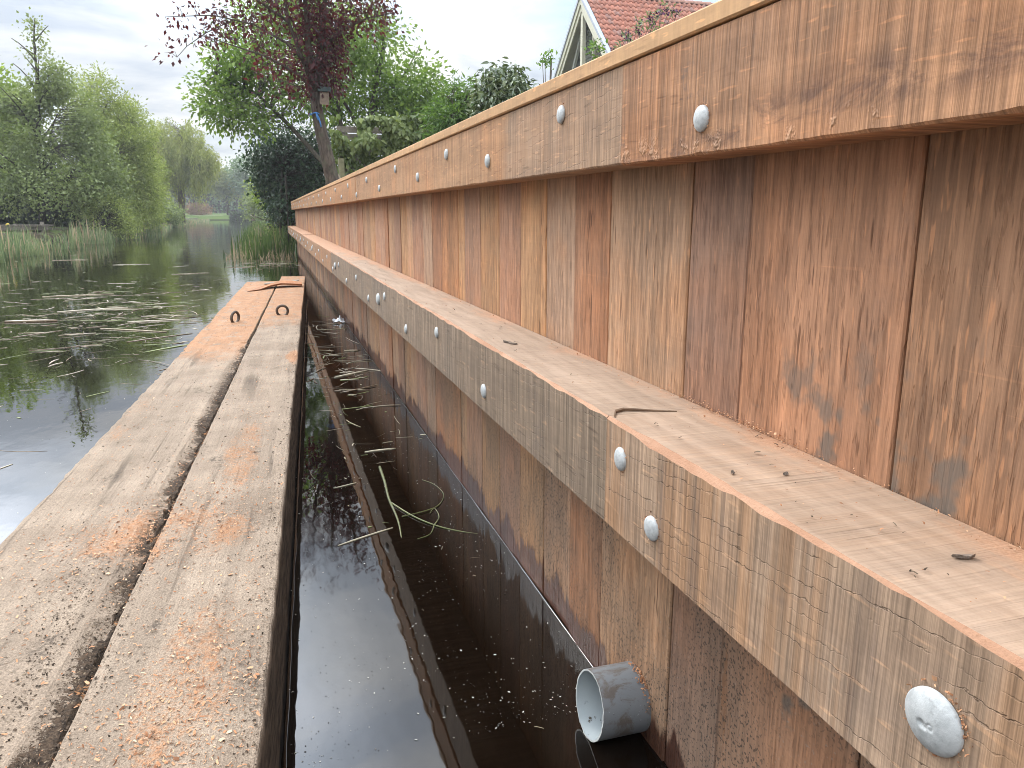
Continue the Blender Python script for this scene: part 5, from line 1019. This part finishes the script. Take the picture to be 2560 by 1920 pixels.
# curled green stems, tangle afloat between raft and wall
tg = empty('green_stem_tangle', (.33, 2.3, ZW), 'tangle of bent green plant stems floating beside the planks', 'plant stems'); b = Vector(tg.location); gm_ = plain('green_stem', (.105, .115, .036), .4, 0, .35, 25)
for pts_, r0 in (([(.33, 2.66, .008), (.325, 2.5, .010), (.315, 2.33, .008), (.315, 2.15, .002), (.30, 1.98, -.006)], .008), ([(.315, 2.30, .01), (.36, 2.17, .012), (.41, 2.08, .010), (.47, 2.02, .004), (.545, 1.97, -.004)], .0045), ([(.33, 2.17, .012), (.40, 2.19, .014), (.455, 2.23, .012), (.49, 2.32, .012), (.48, 2.42, .010), (.45, 2.48, .008)], .003),
               ([(.41, 2.08, .01), (.435, 2.13, .02), (.435, 2.20, .02), (.415, 2.17, .012)], .003), ([(.41, 2.08, .008), (.385, 2.02, .008), (.345, 2.0, .005)], .003)):
    B = Buf(); P_ = [Vector(p) for p in pts_]; sm = []
    for i in range(len(P_) - 1):
        p0, p1, p2, p3 = P_[max(i - 1, 0)], P_[i], P_[i + 1], P_[min(i + 2, len(P_) - 1)]
        for q in range(6): t = q / 6; sm.append(.5 * ((2 * p1) + (-p0 + p2) * t + (2 * p0 - 5 * p1 + 4 * p2 - p3) * t * t + (-p0 + 3 * p1 - 3 * p2 + p3) * t ** 3))
    sm.append(P_[-1]); B.tube([Vector((p.x, p.y, p.z * .35 - .001)) - Vector((b.x, b.y, 0)) for p in sm], [r0 * .62 * (1 - .55 * i / len(sm)) for i in range(len(sm))], 7); B.build('stem', gm_, tg, True)
# scrap of crumpled plastic
r = np.random.default_rng(4); vs, fs = [], []
for i in range(7):
    for j in range(6): vs.append((-.045 + i * .016 + r.normal(0, .004), -.06 + j * .024 + r.normal(0, .006), .004 + abs(r.normal(0, .012)) + .028 * math.exp(-((i - 4) ** 2 + (j - 3) ** 2) / 4)))
fs = [(i * 6 + j, i * 6 + j + 1, (i + 1) * 6 + j + 1, (i + 1) * 6 + j) for i in range(6) for j in range(5)]
o = mesh('plastic_scrap', vs, fs, plain('crumpled_plastic', (.62, .64, .66), .35, 0, .15, 40, .5), None, False); o.location = (.515, 6.55, ZW); tag(o, 'crumpled pale plastic scrap floating against the planks', 'plastic')

# ------------------------------------------------------------------ wood chips and crumbs
def chips(name, P_, up_, size, ratio, mt, seed, thick=.25, flat=.35):
    r = np.random.default_rng(seed); n = len(P_); a = r.uniform(0, 6.28, n); L_ = size * np.exp(r.normal(0, .45, n)); L_ = np.minimum(L_, size * 2.1); Wd = L_ * ratio * np.exp(r.normal(0, .35, n)); N_ = unit(np.array(up_) + r.normal(0, flat, (n, 3))); D = np.stack([np.cos(a), np.sin(a), np.zeros(n)], 1); D = unit(D - N_ * np.sum(D * N_, 1, keepdims=True)); Sd = np.cross(N_, D)
    c = P_ + np.array([0, 0, 1]) * (Wd * .25 + .0006)[:, None]; L2, W2 = L_[:, None] * .5, Wd[:, None] * .5; cu = N_ * (L_ * r.normal(.12, .10, n))[:, None]
    V_ = np.stack([c - D * L2 - Sd * W2 * .7, c - D * L2 + Sd * W2, c + Sd * W2 + cu, c + D * L2 + Sd * W2 * .6, c + D * L2 - Sd * W2, c - Sd * W2 + cu], 1).reshape(-1, 3); bq = (np.arange(n) * 6)[:, None]
    Q = np.concatenate([bq + np.array([[0, 5, 2, 1]]), bq + np.array([[5, 4, 3, 2]])]); return fast_mesh(name, V_, Q, mt, None, np.repeat(r.random(n), 6))
m = M('orange_wood_chips'); col = m.ramp(m.attr('rnd'), [(0, (.20, .090, .045)), (.25, (.36, .165, .080)), (.6, (.48, .240, .125)), (.88, (.56, .32, .18)), (1, (.60, .42, .28))]); chip_mat = m.done(m.bsdf(col, .8, .2))
m = M('dark_crumbs'); col = m.ramp(m.attr('rnd'), [(0, (.025, .018, .012)), (.6, (.08, .055, .038)), (1, (.20, .15, .10))]); crumb_mat = m.done(m.bsdf(col, .9, .15))
r = np.random.default_rng(31); P_ = []
def field(n, cx, cy0, sx, sy_):
    for _ in range(n):
        lx, ly = r.normal(cx, sx), r.normal(cy0, sy_)
        if -.535 < lx < -.004 and not (-.252 < lx < -.243): P_.append((lx, ly))
field(900, -.26, 1.62, .085, .11); field(500, -.20, 1.75, .09, .13); field(900, -.12, 1.0, .07, .16); field(330, -.14, 1.70, .07, .13); field(330, -.37, 1.58, .06, .09); field(480, -.09, 1.10, .045, .20); field(320, -.07, .95, .06, .10); field(260, -.15, .92, .06, .10); field(380, -.115, 2.15, .03, .32); field(170, -.10, 2.9, .05, .5)
field(280, -.26, 2.1, .02, .7); field(200, -.46, 2.5, .03, .45); field(150, -.03, 3.6, .025, .2); field(1300, -.27, 5.6, .20, 1.0); field(900, -.38, 4.6, .11, .6); field(260, -.43, 1.35, .06, .18)
for _ in range(1500): P_.append((r.uniform(-.53, -.006), .75 + 4.2 * r.random() ** 1.5))
P_ = np.array([pont(a, b_, -.6395) for a, b_ in P_]); o = chips('wood_chips', P_, (0, 0, 1), .0038, .30, chip_mat, 1); tag(o, 'fresh orange wood chips scattered over the two beams of the raft', 'wood chips', kind='stuff')
P_ = [(r.uniform(-.53, -.005), .75 + 4.5 * r.random() ** 1.4) for _ in range(1500)] + [(r.normal(-.25, .012), r.uniform(.8, 5)) for _ in range(900)] + [(-abs(r.normal(0, .018)) - .004, .75 + 4 * r.random() ** 1.3) for _ in range(900)] + [(r.normal(-.33, .045), r.normal(1.36, .10)) for _ in range(380)] + [(-.29 + r.normal(0, .035), r.uniform(.75, 1.3)) for _ in range(1500)] + [(-.275 + r.normal(0, .02), r.uniform(1.2, 3.0)) for _ in range(1300)]
P_ = np.array([pont(a, b_, -.6405 - (.004 if -.30 < a < -.24 else 0)) for a, b_ in P_]); o = chips('dirt_crumbs', P_, (0, 0, 1), .0026, .5, crumb_mat, 2, flat=.4); tag(o, 'dark crumbs of dirt and bark on the raft', 'crumbs', kind='stuff')
# chunkier chips one can pick out near the camera, lying on the raft
P_ = []
for _ in range(2200):
    y = -.2 + 15 * r.random() ** 2; P_.append((XW - .004 - abs(r.normal(0, .014)), y, ZLT + .002))
for _ in range(380): P_.append((r.uniform(XL + .015, XW - .005), .2 + 6 * r.random() ** 1.6, ZLT + .0012))
for _ in range(500): P_.append((XW - .006 - abs(r.normal(0, .006)), r.normal(.82, .09), ZLT + .003 + abs(r.normal(0, .003))))
o = chips('ledge_sawdust', np.array(P_), (0, 0, 1), .0017, .5, chip_mat, 3, flat=.4); tag(o, 'orange sawdust and crumbs gathered on the ledge against the planks', 'sawdust', kind='stuff')
P_ = [(r.uniform(XL + .012, XW - .01), .2 + 5 * r.random() ** 1.5, ZLT + .0015) for _ in range(170)]
o = chips('ledge_crumbs', np.array(P_), (0, 0, 1), .0038, .28, crumb_mat, 4, flat=.12); tag(o, 'dark splinters lying about on the ledge', 'crumbs', kind='stuff')
# sawdust on the pipe and at the hole
P_ = []
for _ in range(420):
    t = r.normal(R_(66), R_(20)); x = XW - .001 - abs(r.normal(0, .006)); P_.append((x, 1.09 - .0598 * math.cos(t), -.834 + .0598 * math.sin(t)))
o = chips('pipe_sawdust', np.array(P_), (-.3, 0, 1), .0019, .6, chip_mat, 5, flat=.6); tag(o, 'little heap of sawdust on top of the drain pipe', 'sawdust', kind='stuff')
P_ = []; 
for (y, z, x, n_, rr_) in [(.361, -.343, XL, 110, .0245), (.778, -.371, XL, 26, .0165), (.870, -.312, XL, 18, .0165), (.852, .110, XU, 46, .0165), (1.323, .168, XU, 16, .0165)]:
    for _ in range(n_): a = r.normal(2.4, .8) if r.random() < .6 else r.normal(-.6, .6); q = rr_ * (.96 + abs(r.normal(0, .13))); P_.append((x - .0012, y + q * math.cos(a), z + q * math.sin(a)))
o = chips('bolt_shavings', np.array(P_), (-1, 0, .2), .0016, .5, chip_mat, 6, flat=.8); tag(o, 'fine orange drill shavings stuck round the bolt heads', 'shavings', kind='stuff')
# bark flakes on the ledge, big enough to pick out
def flake(x, y, z, l, w, a, lab, mt=None):
    V_ = []; dx, dy = math.cos(a), math.sin(a); F_ = []; rr = random.Random(int(x * 1e4 + y * 1e3))
    for i in range(7):
        t = i / 6 - .5; ww = w * (1 - (2 * t) ** 2) ** .5 * rr.uniform(.6, 1.1) + .0006; h = .0006 + .0012 * rr.random()
        for q in (-1, 1): V_.append((x + dx * l * t - dy * ww * q, y + dy * l * t + dx * ww * q, z + h + (.002 if q > 0 else 0))); 
        for q in (-1, 1): V_.append((x + dx * l * t - dy * ww * q, y + dy * l * t + dx * ww * q, z + .0008))
    for i in range(6):
        b0 = i * 4; F_ += [(b0, b0 + 4, b0 + 5, b0 + 1), (b0, b0 + 2, b0 + 6, b0 + 4), (b0 + 1, b0 + 5, b0 + 7, b0 + 3)]
    o = mesh('bark_flake', V_, F_, mt or crumbly); return tag(o, lab, 'bark flake', 'bark flakes lying on the ledge')
crumbly = plain('grey_bark', (.18, .14, .11), .9, 0, .4, 60, .2, .5)
for (px_, py_, pz, l, w, a, lab) in ((.508, .432, ZLT, .019, .0032, 2.9, 'largest curled grey flake on the ledge at the right edge'), (.497, .640, ZLT, .008, .0016, .3, 'small dark flake on the ledge below the widest plank'), (.447, .660, ZLT, .007, .0014, .8, 'dark flake near the orange worn edge of the near beam'), (.470, 1.52, ZLT, .050, .007, 1.9, 'long dark twig flake on the ledge at mid length')):
    flake(px_, py_, pz + .0005, l, w, a, lab)

# thin sliver lifted where the two lengths of the waling meet
B = Buf(); ps = [(.4255, .905, .0004), (.437, .928, .003), (.452, .934, .0035), (.470, .926, .003), (.500, .915, .0010), (.520, .908, .0004)]
for i in range(5):
    (x0, y0, h0), (x1, y1, h1) = ps[i], ps[i + 1]; w0, w1 = .0026 * (1 - i / 6), .0026 * (1 - (i + 1) / 6)
    B.add([(x0, y0 - w0, ZLT + h0), (x1, y1 - w1, ZLT + h1), (x1, y1 + w1, ZLT + h1 + .001), (x0, y0 + w0, ZLT + h0 + .001), (x0, y0 - w0, ZLT + .0003), (x1, y1 - w1, ZLT + .0003), (x1, y1 + w1, ZLT + .0003), (x0, y0 + w0, ZLT + .0003)], [(0, 1, 2, 3), (0, 4, 5, 1), (3, 2, 6, 7)])
o = B.build('wood_sliver', plain('brown_sliver', (.13, .075, .042), .85, 0, .3, 40)); tag(o, 'long thin wood sliver curling up across the ledge at the beam joint', 'sliver')

HAZE = 0.0010
if HAZE:
    B = Buf(); B.box((-915, -315, -3.2), (915, 2215, 13.5)); m = M('air'); v = m.n('ShaderNodeVolumePrincipled'); v.inputs['Color'].default_value = (.95, .97, 1, 1); v.inputs['Density'].default_value = HAZE; v.inputs['Anisotropy'].default_value = 0.2
    m.l(v.outputs[0], m.out.inputs['Volume']); o = B.build('haze', m.m); o['kind'] = 'stuff'; o['label'] = 'faint haze in the air over the canal'
